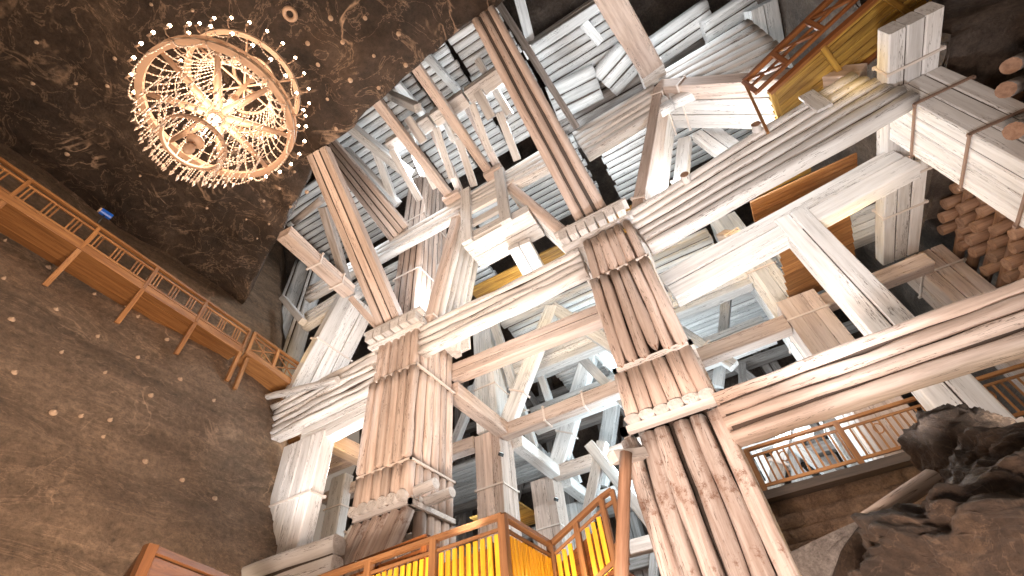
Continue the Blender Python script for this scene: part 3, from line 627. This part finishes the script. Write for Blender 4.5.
# left gallery on the rock wall
def gx(y, z=13.4): return -15.05 - .062*(y + 1.2)
g = thing('wooden_gallery', 'orange wooden gallery walkway hung along the left rock wall', 'gallery', (-15.6, 3, 12.3))
A, B2 = V((gx(-4), -4, 13.38)), V((gx(7.66), 7.66, 13.38))
ys = [-2.4, -.4, 1.6, 3.62, 5.62, 7.66]
rail_run(g, A, B2, 0, .82, [(y+4)/11.66 for y in ys], ORANGE, 'triple')
for k, dx in enumerate((0.06, .36, .66, .96)):
    timber(V((gx(-4)-dx-.1, -4, 12.28)), V((gx(7.66)-dx-.1, 7.66, 12.28)), .29, .08, UP, ORANGE, g, 'deck_plank', 'plank')
timber(V((gx(-4)+.02, -4, 12.36)), V((gx(7.66)+.02, 7.66, 12.36)), .06, .26, UP, ORANGE, g, 'fascia', 'plank')
for y in ys:
    timber(V((gx(y)-.02, y, 12.25)), V((wallx(11.0)+.1, y + .05, 11.0)), .14, .14, YV, ORANGE, g, 'bracket', 'plank')
g2 = thing('wooden_gallery', 'orange gallery section with crossed railing, ending at the white beam', 'gallery', (-16, 9, 12.3))
C0, C1 = V((gx(7.9), 7.9, 13.45)), at(322, 381, 'z', 12.95)
rail_run(g2, C0, C1, 0, .9, [0, .33, .66, 1], ORANGE, 'cross', .13)
timber(C0 + V((-.5, 0, -1.12)), C1 + V((-.5, 0, -1.12)), 1.15, .1, UP, ORANGE, g2, 'deck_plank', 'plank')
timber(C0 + V((0.05, 0, -1.05)), C1 + V((0.05, 0, -1.05)), .06, .26, UP, ORANGE, g2, 'fascia', 'plank')
timber(V((gx(8), 8, 12.2)), V((wallx(10.8)+.1, 8.05, 10.8)), .14, .14, YV, ORANGE, g2, 'bracket', 'plank')
# upper right gallery
g3 = thing('wooden_gallery', 'brown wooden gallery with yellow underside at the upper right', 'gallery', (6, 10, 14))
a, b_ = at(744, 82, 'z', 15.1), at(850, -20, 'z', 15.1)
single(a, b_, .17, .14, UP, BROWNW, g3, 'handrail'); al, bl = a - UP*.9 , b_ - UP*.9
single(a.lerp(al, .5), b_.lerp(bl, .5), .08, .07, UP, BROWNW, g3, 'middle_rail'); single(al, bl, .1, .1, UP, BROWNW, g3, 'bottom_rail')
for f in (0, .3, .62, .95): single(a.lerp(b_, f), al.lerp(bl, f), .15, .15, b_-a, BROWNW, g3, 'post')
for f0, f1 in ((0, .3), (.3, .62), (.62, .95)):
    single(a.lerp(b_, f0), al.lerp(bl, f1), .09, .09, UP, BROWNW, g3, 'cross_bar')
dk0, dk1 = at(768, 92, 'z', 14.12), at(893, -20, 'z', 14.12); e0, e1 = at(779, 129, 'z', 14.12), at(935, 5, 'z', 14.12)
for i in range(6):
    f = (i+.5)/6; timber(dk0.lerp(e0, f), dk1.lerp(e1, f), .24, .06, UP, YELLOW, g3, 'deck_plank', 'plank')
timber(e0 - UP*.08, e1 - UP*.08, .12, .2, UP, BROWNW, g3, 'edge_joist', 'plank'); timber(dk0 - UP*.08, dk1 - UP*.08, .12, .2, UP, BROWNW, g3, 'edge_joist', 'plank')
for f in (.02, .45, .9): timber(dk0.lerp(dk1, f) - UP*.1, e0.lerp(e1, f) - UP*.1, .16, .14, UP, YELLOW, g3, 'cross_joist', 'plank')
single(a, at(768, 133, 'y', 9.5), .08, .08, XV, ORANGE, g3, 'end_post')
for (u, v, lb) in ((795, 69, 'log end poking out beside the yellow gallery underside'), (756, 124, 'log end poking out below the gallery corner'), (685, 174, 'log end resting on the long bright beam near the brace foot')):
    p = at(u, v, 'y', 9.55); bundle('log_end', lb, p, p + V((0, .9, -.02)), .3, .3, UP, kind='round', mat=WHITE, endmat=BARE_SHADE, cat='log')
vcol('hanger_plank', 'small white plank strapped over the long bright beam near its right end', 5.9, 6.35, 9.62, 9.75, 12.2, 13.2, 1, 1, kind='plank')

# lower right gallery railing behind the massive beam
r1 = thing('wooden_railing', 'ornate orange wooden railing above the stone block wall', 'railing', (3, 14, 4.3))
rail_run(r1, V((-.2, 14, 5.46)), V((9.5, 14, 5.46)), 0, 1.0, [.03, .27, .5, .73, .97], ORANGE, 'bars', .14)
for x in (.9, 3.2, 5.6, 8.0):
    m = MB()
    for s in (-1, 1):
        m.tube([V((x + s*.10*math.cos(q), 13.97, 5.02 + .13*math.sin(q))) for q in [i*math.pi/6 for i in range(12)]], .016, 5, True)
    m.build('rosette', ORANGE, r1)
dkk = thing('plank_platform', 'dark ledge carrying the ornate railing on the right', 'plank platform', (4, 14, 4.2))
timber(V((-.5, 14.6, 4.22)), V((9.8, 14.6, 4.22)), 1.4, .22, UP, DARKW, dkk, 'ledge_board', 'plank')
# stone wall of salt blocks
sw = thing('stone_wall', 'rough wall of brown salt blocks under the right railing', 'stone wall', (4, 14.2, -1.7), kind='thing')
m = MB(); z = 4.1; rows = 0
while z > -1.7:
    h = random.uniform(.26, .36); x = -1.2 - random.uniform(0, .5)
    while x < 9.8:
        w = random.uniform(.45, 1.0); hw, hh = w/2 - .015, h/2 - .015; cx, cz = x + w/2, z - h/2
        yb = 14.15 + random.uniform(-.06, .05); b0 = len(m.v); nx, nz = 4, 3
        for i in range(nx+1):
            for k in range(nz+1):
                fx, fz = 2*i/nx-1, 2*k/nz-1; ed = max(abs(fx), abs(fz)); rd = .07*ed**4
                m.v.append(V((cx + hw*fx + .015*noise.noise(V((cx*3, fz, fx))), yb + rd + .05*noise.noise(V((cx*2+fx, 1, cz*2+fz))), cz + hh*fz + .02*noise.noise(V((fx*2+cx, cz, 0))))))
        for i in range(nx):
            for k in range(nz):
                a0 = b0 + i*(nz+1) + k; m.face((a0, a0+nz+1, a0+nz+2, a0+1), 0, True)
        e = [b0, b0 + nx*(nz+1), b0 + nx*(nz+1) + nz, b0 + nz]
        x += w
    z -= h
m.box(V((4.2, 14.7, 1.2)), XV*5.6, YV*.42, UP*2.9)
m.build('block_courses', rock('brown_salt_blocks', (.17, .10, .065), (.27, .17, .11), (.40, .27, .19), scale=1.4, vein_amt=.3, bump=.8), sw)

# ------------------------------------------------------------------ stairs with glowing yellow panels
st = thing('stair_railing', 'orange stair railing with glowing yellow panels at the bottom centre', 'railing', (-5, 7, 1.7))
P0, P1, P2, P3, P4 = V((-10.2, 7, 2.72)), V((-3.9, 7, 2.88)), V((-3.95, 8.9, 2.86)), V((-2.75, 8.9, 3.42)), V((-2.5, 8.9, 3.50))
rail_run(st, P0, P1, 0, 1.15, [.35, .55, .78, 1], STAIRW, 'slats', .14)
rail_run(st, P1, P2, 0, 1.15, [1], STAIRW, 'slats', .14)
rail_run(st, P2, P3, 0, 1.1, [.0, .5, 1], STAIRW, 'slats', .11)
rail_run(st, P3, P4, 0, .9, [1], STAIRW, 'bars', .09)
for (p, q) in ((P0, P1), (P1, P2), (P2, P3)):
    d = (q-p).normalized(); n_ = (-d.cross(UP)).normalized() * -1
    inn = V((0, .28, 0)) if abs(d.x) > abs(d.y) else V((-.28, 0, 0))
    single(p - UP*.75 + inn, q - UP*.75 + inn, .02, .85, UP, BROWNW, st, 'back_board')
    single(p - UP*.2 , q - UP*.2, .05, .05, UP, STAIRW, st, 'middle_rail')
    m = MB(); m.tube([p - UP*1.08 + inn*.5, q - UP*1.08 + inn*.5], .02, 6); m.build('light_tube', YLAMP, st)
rl = thing('stair_railing', 'plain dark handrail behind the glowing stair panels', 'railing', (-8, 8.3, 1.7))
q0, q1 = at(310, 582, 'z', 2.95), at(428, 537, 'z', 2.95)
rail_run(rl, q0, q1, 0, 1.1, [.6, .99], BROWNW, 'bars', .14)
rd = thing('stair_railing', 'dark wooden railing corner at the bottom left edge', 'railing', (-8.4, 4.2, 1.7))
k0, k1, k2 = V((-9.9, 4.6, 2.75)), at(150, 549, 'z', 2.75), at(232, 582, 'z', 2.75)
BROWND = wood('near_black_brown_wood', (.13, .055, .02), (.08, .03, .012), (.03, .01, .005), .5, rough=.4)
for p, q in ((k0, k1), (k1, k2)):
    single(p, q, .16, .1, UP, BROWND, rd, 'handrail'); single(p - UP*.55, q - UP*.55, .05, .95, UP, BROWND, rd, 'side_panel')
single(k1 - UP*1.2, k1 + UP*.05, .16, .16, XV, BROWND, rd, 'post')
# walkway decks and steps under the railings
dk = thing('walkway_deck', 'brown plank deck of the stair landing at the bottom centre', 'walkway', (-6, 8, 1.6))
for i in range(5): timber(V((-10.2, 7.1 + .36*i, 1.55)), V((-3.95, 7.1 + .36*i, 1.6)), .35, .08, UP, BROWNW, dk, 'deck_plank', 'plank')
for i in range(4): timber(V((-3.7 + .3*i, 8.95, 1.75 + .14*i)), V((-3.7 + .3*i, 9.9, 1.75 + .14*i)), .3, .06, UP, BROWNW, dk, 'step', 'plank')
bundle('leaning_log', 'brown round pole standing against the left side of the central column', at(621, 592, 'y', 8.55), at(626, 453, 'y', 8.75), .27, .27, YV, kind='round', mat=BARE_SHADE)
p = at(612, 458, 'y', 9.2); bundle('log_end', 'white wedge-shaped log end beside the central column', p, p + V((.5, .8, .25)), .30, .26, UP, kind='square', mat=WHITE, endmat=WHITE, cat='log')

# ------------------------------------------------------------------ cribbing of log ends on the right
cr = 0
POS = ['top', 'second', 'third', 'fourth', 'fifth', 'sixth', 'lowest']
for iz in range(8):
    z = 11.9 - iz*.62
    for iy in range(8):
        y = 12.2 + iy*.68 + (iz % 2)*.3; x = 9.55 + random.uniform(-.12, .12)
        r = random.uniform(.36, .44)
        bundle('crib_log', 'round log end in the dark cribbing right of the depth beam', V((x, y, z + random.uniform(-.08, .08))), V((x + 1.5, y + random.uniform(-.1, .1), z)), r, r, UP, kind='round', mat=BARE_SHADE, endmat=BARE_SHADE, cat='log', group='log ends stacked in the right cribbing')
    if iz % 1 == 0:
        bundle('crib_log', 'long dark log lying between the rows of log ends in the right cribbing', V((9.95, 12, z - .31)), V((9.95, 18.5, z - .31)), .36, .36, UP, kind='round', mat=BARE_SHADE, cat='log', group='long logs lying in the right cribbing')
for (u, v, lb) in ((1010, 66, 'biggest pale log end in the dark rock at the upper right corner'), (1006, 90, 'dim log end below the biggest one in the upper right rock'), (1014, 131, 'pale log end at the right edge above the box column')):
    p = at(u, v, 'y', 9.3); bundle('log_end', lb, p, p + p.normalized()*1.2 + V((.3, 0, 0)), .40, .40, UP, kind='round', mat=GREYW, endmat=BARE_SHADE, cat='log')

# ------------------------------------------------------------------ boulders bottom right
def boulder(label, c, r, mat, seed, squash=(1, 1, 1), rough=.25, cut=None, name='boulder', ang=0):
    m = MB(); c = V(c); nu, nv = 96, 60; rot = Matrix.Rotation(ang, 3, 'Y')
    def pt(a, b):
        d = V((math.sin(a)*math.cos(b), math.sin(a)*math.sin(b), math.cos(a)))
        q = V([math.copysign(abs(k)**.75, k) for k in d])
        f = 1 + rough*fb(d*1.2 + V((seed, 0, 0)), 1.0) + .10*abs(fb(d*3.5 + V((seed, 0, 0)), 1.0)) + .05*fb(d*11 + V((seed, 0, 0)), 1.0, 5)
        return c + rot @ V((q.x*squash[0], q.y*squash[1], q.z*squash[2]))*r*f
    rings = [[pt(math.pi*(i+.02)/nv if i < nv else math.pi*.999, 2*math.pi*k/nu) for k in range(nu)] for i in range(nv+1)]
    m.loft(rings, smooth=True, mi=0)
    return tag(m.build(name, mat), label, 'rock')
boulder('upright brown boulder at the right edge in front of the railing', at(968, 452, 'y', 7.6), .52, ROCKB, 3, (.95, .9, 1.0), .25)
boulder('big brown rock mass filling the bottom right corner', at(1042, 588, 'y', 5.6), .80, ROCKB, 11, (1.2, 1.0, .95), .35)
boulder('dark boulder between the upright boulder and the right edge', at(1050, 490, 'y', 6.4), .58, ROCKB, 17, (1.1, 1, .9), .35)
boulder('rounded brown boulder along the bottom edge right of the central column', at(915, 606, 'y', 5.4), .36, ROCKB, 23, (1.4, 1, .8), .25)
def slab(label, pts, th, mat, name='salt_slab'):
    m = MB(); pts = [V(p) for p in pts]; n = (pts[1]-pts[0]).cross(pts[-1]-pts[0]).normalized()
    if n.y < 0: n = -n
    c = sum(pts, V((0, 0, 0)))/len(pts); rings = []
    for s, d in ((.0, -.02), (.55, -.03), (.93, 0), (1, .06), (1, th-.05), (.9, th)):
        ring = []
        for i, p in enumerate(pts):
            q = pts[(i+1) % len(pts)]
            for k in range(6): w = p.lerp(q, k/6); ring.append(c + (w-c)*max(s, .001)*(1+.03*noise.noise(w*3)) + n*(d + .03*noise.noise(w*4 + V((s, 0, 0)))))
        rings.append(ring)
    m.loft(rings, smooth=False); return tag(m.build(name, mat), label, 'rock')
slab('pale grey salt slab pointing left beside the central column foot', [at(u, v, 'y', 6.6) for u, v in ((789, 551), (868, 514), (850, 540), (830, 578), (812, 578), (797, 566))], .5, SALT)
slab('dark chiselled salt slab right of the pale grey slab', [at(u, v, 'y', 6.55) for u, v in ((866, 515), (935, 500), (960, 520), (905, 556), (880, 590), (828, 590), (840, 550))], .6, ROCKB)
bundle('leaning_log', 'pale bare log wedged between the boulders at the lower right', at(868, 522, 'y', 6.9), at(936, 478, 'y', 7.2), .22, .22, UP, kind='round', mat=PINK)

# ------------------------------------------------------------------ chandelier
CX, CY = at(219, 115, 'z', 12.4).xy
ch = thing('chandelier', 'huge round crystal chandelier with lit candle bulbs under the rock ceiling', 'chandelier', (CX, CY, 12.4))
def circ(r, z, n=48, cx=CX, cy=CY): return [V((cx + r*math.cos(2*math.pi*k/n), cy + r*math.sin(2*math.pi*k/n), z)) for k in range(n)]
def flatring(r, z, w, h, name, n=64):
    m = MB(); rings = []
    for k in range(n):
        a = 2*math.pi*k/n; d = V((math.cos(a), math.sin(a), 0)); c = V((CX, CY, z))
        rings.append([c + d*(r-w/2) - UP*h/2, c + d*(r+w/2) - UP*h/2, c + d*(r+w/2) + UP*h/2, c + d*(r-w/2) + UP*h/2])
    m.loft(rings, closed=True); return m.build(name, BRASS, ch)
ZB, RB, ZU, RU, ZL, RL = 12.4, 1.75, 14.4, 1.45, 10.8, .66
flatring(RB, ZB, .17, .12, 'main_ring'); flatring(RB+.06, ZB+.22, .06, .05, 'upper_rim')
flatring(RU, ZU, .13, .10, 'upper_ring'); flatring(RL, ZL, .07, .08, 'lower_ring'); flatring(.55, ZU+.9, .08, .08, 'crown_ring')
flatring(.75, ZU - .1, .06, .06, 'inner_ring')
for k in range(8):
    a = 2*math.pi*(k+.15)/8; d = V((math.cos(a), math.sin(a), 0)); c = V((CX, CY, ZB))
    m = MB(); m.tube([c + d*.2 - UP*.05, c + d*.9 + UP*.0, c + d*(RB-.05)], [.12, .09, .05], 8); m.build('spoke', BRASS, ch)
for k in range(6):
    a = 2*math.pi*(k+.4)/6; d = V((math.cos(a), math.sin(a), 0)); c = V((CX, CY, ZU))
    m = MB(); m.tube([c + d*.1, c + d*RU], .03, 6); m.build('upper_spoke', BRASS, ch)
m = MB(); prof = [(.0, -.30), (.13, -.28), (.20, -.16), (.27, -.02), (.22, .12), (.10, .3), (.08, .9), (.14, 1.1), (.07, 1.3), (.05, 2.4), (.12, 2.6), (.04, 3.0), (.03, 4.7)]
m.loft([[V((CX + max(r, .004)*math.cos(2*math.pi*k/16), CY + max(r, .004)*math.sin(2*math.pi*k/16), ZB + z)) for k in range(16)] for r, z in prof], smooth=True); m.build('central_stem', BRASS, ch)
m = MB(); m.loft([[V((CX + r*math.cos(2*math.pi*k/16), CY + r*math.sin(2*math.pi*k/16), ZB + z)) for k in range(16)] for r, z in ((.02, -.42), (.12, -.40), (.17, -.30), (.1, -.2))], smooth=True); m.build('hub_lamp', emis('hub_glow', (1, .8, .6), 3), ch)
m = MB(); m.tube([V((CX, CY, ZL-.25)), V((CX, CY, ZL+1.1))], .02, 6); m.ball(V((CX, CY, ZL-.28)), .12, 10, 7, sx=(1, 1, 1.6)); m.ball(V((CX, CY, ZL+.1)), .2, 10, 6, sx=(1, 1, .5)); m.build('lower_finial', BRASS, ch)
def beads(a, b_, sag, n, r, m=None, drop=None):
    pts = []
    for i in range(n+1):
        t = i/n; p = V(a).lerp(V(b_), t) - UP*sag*4*t*(1-t); pts.append(p); m.ball(p, r*(1.0 if i % 2 else .72), 5, 4)
    m.tube(pts, r*.22, 3)
def bead_obj(a, b_, sag, n, r, name='bead_string'):
    m = MB(); beads(a, b_, sag, n, r, m); return m.build(name, CRYST, ch)
NB = 40
for k in range(NB):   # umbrella of strings between the upper ring and the main ring
    a = 2*math.pi*k/NB; d = V((math.cos(a), math.sin(a), 0)); c = V((CX, CY, 0))
    bead_obj(c + d*.75 + UP*(ZU-.1), c + d*(RB-.1) + UP*ZB, .45, 24, .030)
for r_, z_ in ((.95, ZU-1.0), (1.2, ZU-1.45), (1.45, ZU-1.8), (1.1, ZU-.3)):
    m = MB(); pts = circ(r_, z_, 60)
    for q_, p_ in enumerate(pts): m.ball(p_, .028 if q_ % 2 else .02, 5, 4)
    m.tube(pts, .007, 3, True); m.build('bead_ring', CRYST, ch)
for k in range(16):   # swags round the main ring
    a0, a1 = 2*math.pi*k/16, 2*math.pi*(k+1)/16; c = V((CX, CY, ZB-.08))
    bead_obj(c + V((math.cos(a0), math.sin(a0), 0))*(RB+.06), c + V((math.cos(a1), math.sin(a1), 0))*(RB+.06), .38, 12, .032, 'bead_swag')
for k in range(16):   # swags of the upper ring
    a0, a1 = 2*math.pi*k/16, 2*math.pi*(k+1)/16; c = V((CX, CY, ZU-.06))
    bead_obj(c + V((math.cos(a0), math.sin(a0), 0))*RU, c + V((math.cos(a1), math.sin(a1), 0))*RU, .3, 9, .028, 'bead_swag')
for k in range(20):   # strings from the hub down to the lower ring
    a = 2*math.pi*k/20; d = V((math.cos(a), math.sin(a), 0)); c = V((CX, CY, 0))
    bead_obj(c + d*1.25 + UP*(ZB-.05), c + d*RL + UP*ZL, .18, 12, .030)
def fringe(r, z, n, L, name='crystal_pendant'):
    for k in range(n):
        a = 2*math.pi*k/n; p = V((CX + r*math.cos(a), CY + r*math.sin(a), z)); m = MB(); l = L*random.uniform(.85, 1.1)
        m.tube([p, p - UP*l], .008, 3)
        for i in range(1, 5): m.ball(p - UP*l*i/5, .022, 5, 4)
        m.loft([[p - UP*(l + zz) + V((rr*math.cos(q*1.5708), rr*math.sin(q*1.5708), 0)) for q in range(4)] for rr, zz in ((.006, 0), (.032, .05), (.004, .20))]); m.build(name, CRYST, ch)
fringe(RL+.02, ZL-.04, 30, .4); fringe(RL+.35, ZL+.45, 36, .55); fringe(RL+.65, ZL+.9, 34, .55)
def candles(r, z, n, hgt=.22):
    for k in range(n):
        a = 2*math.pi*(k+.5)/n; d = V((math.cos(a), math.sin(a), 0)); p = V((CX, CY, z)) + d*r
        m = MB(); m.tube([p, p + d*.12 - UP*.06, p + d*.22 + UP*.02], .014, 5); m.tube([p + d*.22, p + d*.22 + UP*hgt], .026, 6); c = m.build('candle_arm', BRASS, ch)
        m = MB(); m.ball(p + d*.22 + UP*(hgt+.05), .042, 6, 5, sx=(1, 1, 1.7)); m.build('bulb', BULB, c)
candles(RB+.08, ZB+.05, 28); candles(RU+.05, ZU+.02, 24)

# ------------------------------------------------------------------ rosette, anchor plugs and small fittings on the rock
p = at(290, 14, 'z', 16.95); m = MB()
m.tube([p + V((.17*math.cos(q), .17*math.sin(q), 0)) for q in [i*math.pi/8 for i in range(16)]], .07, 8, True)
tag(m.build('ceiling_ring', BRASS), 'pale round socket ring in the rock ceiling above the chandelier', 'ceiling ring')
ceil_pl = [(152, 4), (193, 10), (114, 59), (72, 86), (106, 87), (328, 22), (341, 45), (363, 22), (373, 58), (305, 47), (398, 36), (316, 68), (350, 81), (405, 68), (326, 102), (356, 112), (378, 90), (292, 96), (293, 175), (278, 191), (306, 194), (262, 204), (246, 220), (290, 208), (257, 239), (140, 176), (66, 155), (37, 42), (335, 131), (30, 85), (207, 208), (270, 222)]
wall_pl = [(99, 291), (15, 317), (61, 306), (103, 333), (65, 350), (139, 316), (168, 339), (142, 355), (18, 370), (181, 379), (108, 371), (152, 395), (8, 238), (54, 263), (8, 275), (85, 414), (58, 410), (114, 418), (109, 434), (153, 458), (190, 477), (222, 496), (215, 400), (128, 305)]
for pts, lab in ((ceil_pl, 'small pale round anchor plug set in the dark rock ceiling'), (wall_pl, 'small pale round anchor plug set in the brown left wall')):
    for (u, v) in pts:
        if pts is ceil_pl: q = at(u, v, 'z', 16.9); n_ = -UP
        else:
            r_ = ray(u, v); s = -11.5/(r_.x + .40*r_.z); q = r_*s; n_ = V((1, 0, .4)).normalized()
            q = q + n_*.02
        m = MB(); rr = random.uniform(.04, .09); x_ = n_.orthogonal().normalized(); y_ = n_.cross(x_)
        # find the real rock surface for this spot
        if pts is ceil_pl:
            x, y = q.x, q.y; zz = 17 + .28*fb((x, y, 1), .3) + .10*fb((x, y, 2), 1.1) - .25*max(0, fb((x*.7, y*1.4, 7), .22))
            if x > -13: zz += .22/(1 + math.exp(-(y - (1.2 - .55*(x+9)))*3))
            q = V((x, y, zz))
        else:
            y, z = q.y, q.z; d = .30*fb((y*.6, z, 3), .35) + .07*fb((y, z, 9), 1.6); q = V((wallx(z) + d - .15, y, z))
        prof = [(rr*1.0, -.06), (rr, .02), (rr*.8, .05), (rr*.35, .055), (rr*.3, .09), (.001, .095)]
        m.loft([[q + n_*h + (x_*math.cos(2*math.pi*k/10) + y_*math.sin(2*math.pi*k/10))*r0*(1+.15*noise.noise(V((k, u, v)))) for k in range(10)] for r0, h in prof], smooth=True)
        tag(m.build('anchor_plug', PLUG), lab, 'anchor plug', 'anchor plugs in the rock ceiling' if pts is ceil_pl else 'anchor plugs in the left wall')
bl_ = thing('spotlight', 'small blue spotlight fixed above the left gallery handrail', 'spotlight', at(105, 214, 'z', 13.9))
c = at(106, 214, 'z', 13.9); m = MB(); m.box(c, YV*.17, XV*.09, UP*.10, .04); m.build('housing', BLUE, bl_)
m = MB(); m.box(c - YV*.19, YV*.03, XV*.07, UP*.07, .02); m.build('lens', PLUG, bl_); m = MB(); m.tube([c, c + V((.0, 0, -.5))], .025, 6); m.build('stem', DARKM, bl_)
def lampfix(label, p, d):
    p, d = V(p), V(d).normalized(); t = thing('flood_lamp', label, 'lamp', p); x, y, z = frame_of(V((0, 0, 0)), d, UP if abs(d.z) < .9 else XV)
    m = MB(); m.box(p, x*.07, y*.10, z*.08, .02); m.build('housing', DARKM, t)
    m = MB(); m.box(p + x*.075, x*.008, y*.07, z*.05); m.build('lens', LAMPF, t)
lampfix('small dark floodlight on the second-row box column', (-8.7, 15.85, 8.9), (.6, -.2, 1))
lampfix('small dark floodlight on the third-row box column', (-8.7, 21.0, 8.6), (.6, -.2, 1))

# ------------------------------------------------------------------ light
def pt(name, loc, e, col, r=.3):
    l = bpy.data.lights.new(name, 'POINT'); l.energy = e; l.color = col; l.shadow_soft_size = r
    o = bpy.data.objects.new(name, l); COL.objects.link(o); o.location = loc; return o
def spot(name, loc, tgt, e, col, ang=100, r=.4, blend=.6):
    l = bpy.data.lights.new(name, 'SPOT'); l.energy = e; l.color = col; l.spot_size = math.radians(ang); l.spot_blend = blend; l.shadow_soft_size = r
    o = bpy.data.objects.new(name, l); COL.objects.link(o); o.location = loc
    o.rotation_euler = (V(tgt) - V(loc)).to_track_quat('-Z', 'Y').to_euler(); return o
WARM = (1, .74, .54); NEUT = (1, .90, .82); COLD = (.88, .95, 1)
pt('chandelier_light', (CX, CY, 13.4), 700, WARM, .9); pt('chandelier_low_light', (CX, CY, 11.6), 260, WARM, .4)
spot('fill_left', (-3.5, .6, -1.2), (-9, 10, 9), 4300, (1, .77, .64), 110, .6)  # unseen fill near the camera, added to brighten the left front
spot('fill_right', (-1.2, 1.5, -1.2), (2, 10, 8), 4300, (1, .77, .64), 110, .6)  # unseen fill near the camera, added to brighten the right front
spot('fill_wall', (-5, 3, -1.0), (-15, 5, 9), 4600, (1, .74, .52), 120, .6)  # unseen fill added to lift the left rock wall
spot('cool_flood', (1.5, 6.5, 2.0), (3.5, 10, 11.8), 2600, (.93, .96, 1), 70, .4)
spot('cool_flood', (-11, 6.5, 3.0), (-13, 10, 10.3), 1800, (.93, .96, 1), 60, .4)
spot('cool_flood', (-4.5, 6.5, 2.6), (-5.3, 10, 11), 1300, (1, .93, .88), 50, .4)
spot('cool_flood', (3.5, 6.5, 1.5), (3, 10, 5), 700, (1, .93, .88), 80, .4)
for i, (p, e, c) in enumerate((
    ((-5, 11.3, 8.0), 700, NEUT), ((2.2, 11.2, 7.0), 480, NEUT), ((-13, 11.3, 8), 700, NEUT),
    ((-8.6, 11.0, 14.6), 800, COLD), ((-5.0, 11.9, 13.2), 500, COLD), ((1.8, 11.4, 14.5), 560, COLD), ((4.6, 11.2, 14.2), 600, COLD), ((-12.0, 11.4, 12.4), 420, COLD), ((6.2, 11.5, 17.2), 500, COLD),
    ((-4, 18.7, 8.4), 1900, (.72, .90, 1)), ((-4, 23.4, 8), 1900, (.72, .90, 1)), ((1.5, 18.5, 8), 900, COLD), ((3, 24, 9), 900, COLD), ((-4, 20, 14.5), 500, (.72, .90, 1)), ((0, 24.5, 14), 500, COLD), ((-14, 24, 8), 300, COLD), ((-13, 19, 8), 700, COLD), ((7, 14.2, 8), 250, NEUT),
    ((-8, 8.2, 20.5), 1000, COLD), ((-2.5, 8.4, 21), 1000, COLD), ((4.5, 8.4, 21.5), 1100, COLD), ((-13, 9, 19.5), 900, COLD), ((0, 14, 21), 900, COLD), ((-9, 15, 21), 700, COLD))):
    pt('timber_light', p, e*.42, c, .25)
for p, e in (((-5.5, 13.6, 13.9), 120), ((0, 13.8, 14.2), 90), ((4.5, 13.9, 14.4), 150), ((6, 13.2, 10.5), 45), ((7.2, 9.2, 12.6), 10), ((-15, 12.6, 10), 60), ((-16, 9.6, 13.6), 60), ((3, 12.0, 1.8), 60), ((6, 12.0, 1.8), 40), ((-12, 21.5, 8), 60)):
    pt('yellow_light', p, e, (1, .62, .15), .15)
for p, e in (((-4.6, 6.7, 1.9), 7), ((-5.9, 6.7, 1.9), 7), ((-7.4, 6.7, 1.9), 7), ((-3.6, 7.6, 1.9), 7), ((-3.6, 8.4, 2.0), 5), ((-3.3, 8.5, 2.3), 6)):
    pt('stair_fill', p, e*1.2, (1, .66, .2), .05)  # fill lamps added in front of the slats to strengthen their yellow glow
w = bpy.data.worlds.new('world'); sc.world = w; w.use_nodes = True
w.node_tree.nodes['Background'].inputs[0].default_value = (1, .80, .64, 1); w.node_tree.nodes['Background'].inputs[1].default_value = .28
sc.view_settings.view_transform = 'Standard'; sc.view_settings.look = 'None'; sc.view_settings.gamma = 1; sc.view_settings.exposure = 0.0
sc.view_settings.use_curve_mapping = False
sc.cycles.use_denoising = True; sc.cycles.max_bounces = 6; sc.cycles.diffuse_bounces = 4; sc.cycles.glossy_bounces = 2; sc.cycles.transmission_bounces = 4
sc.cycles.sample_clamp_indirect = 6; sc.cycles.caustics_reflective = False; sc.cycles.caustics_refractive = False
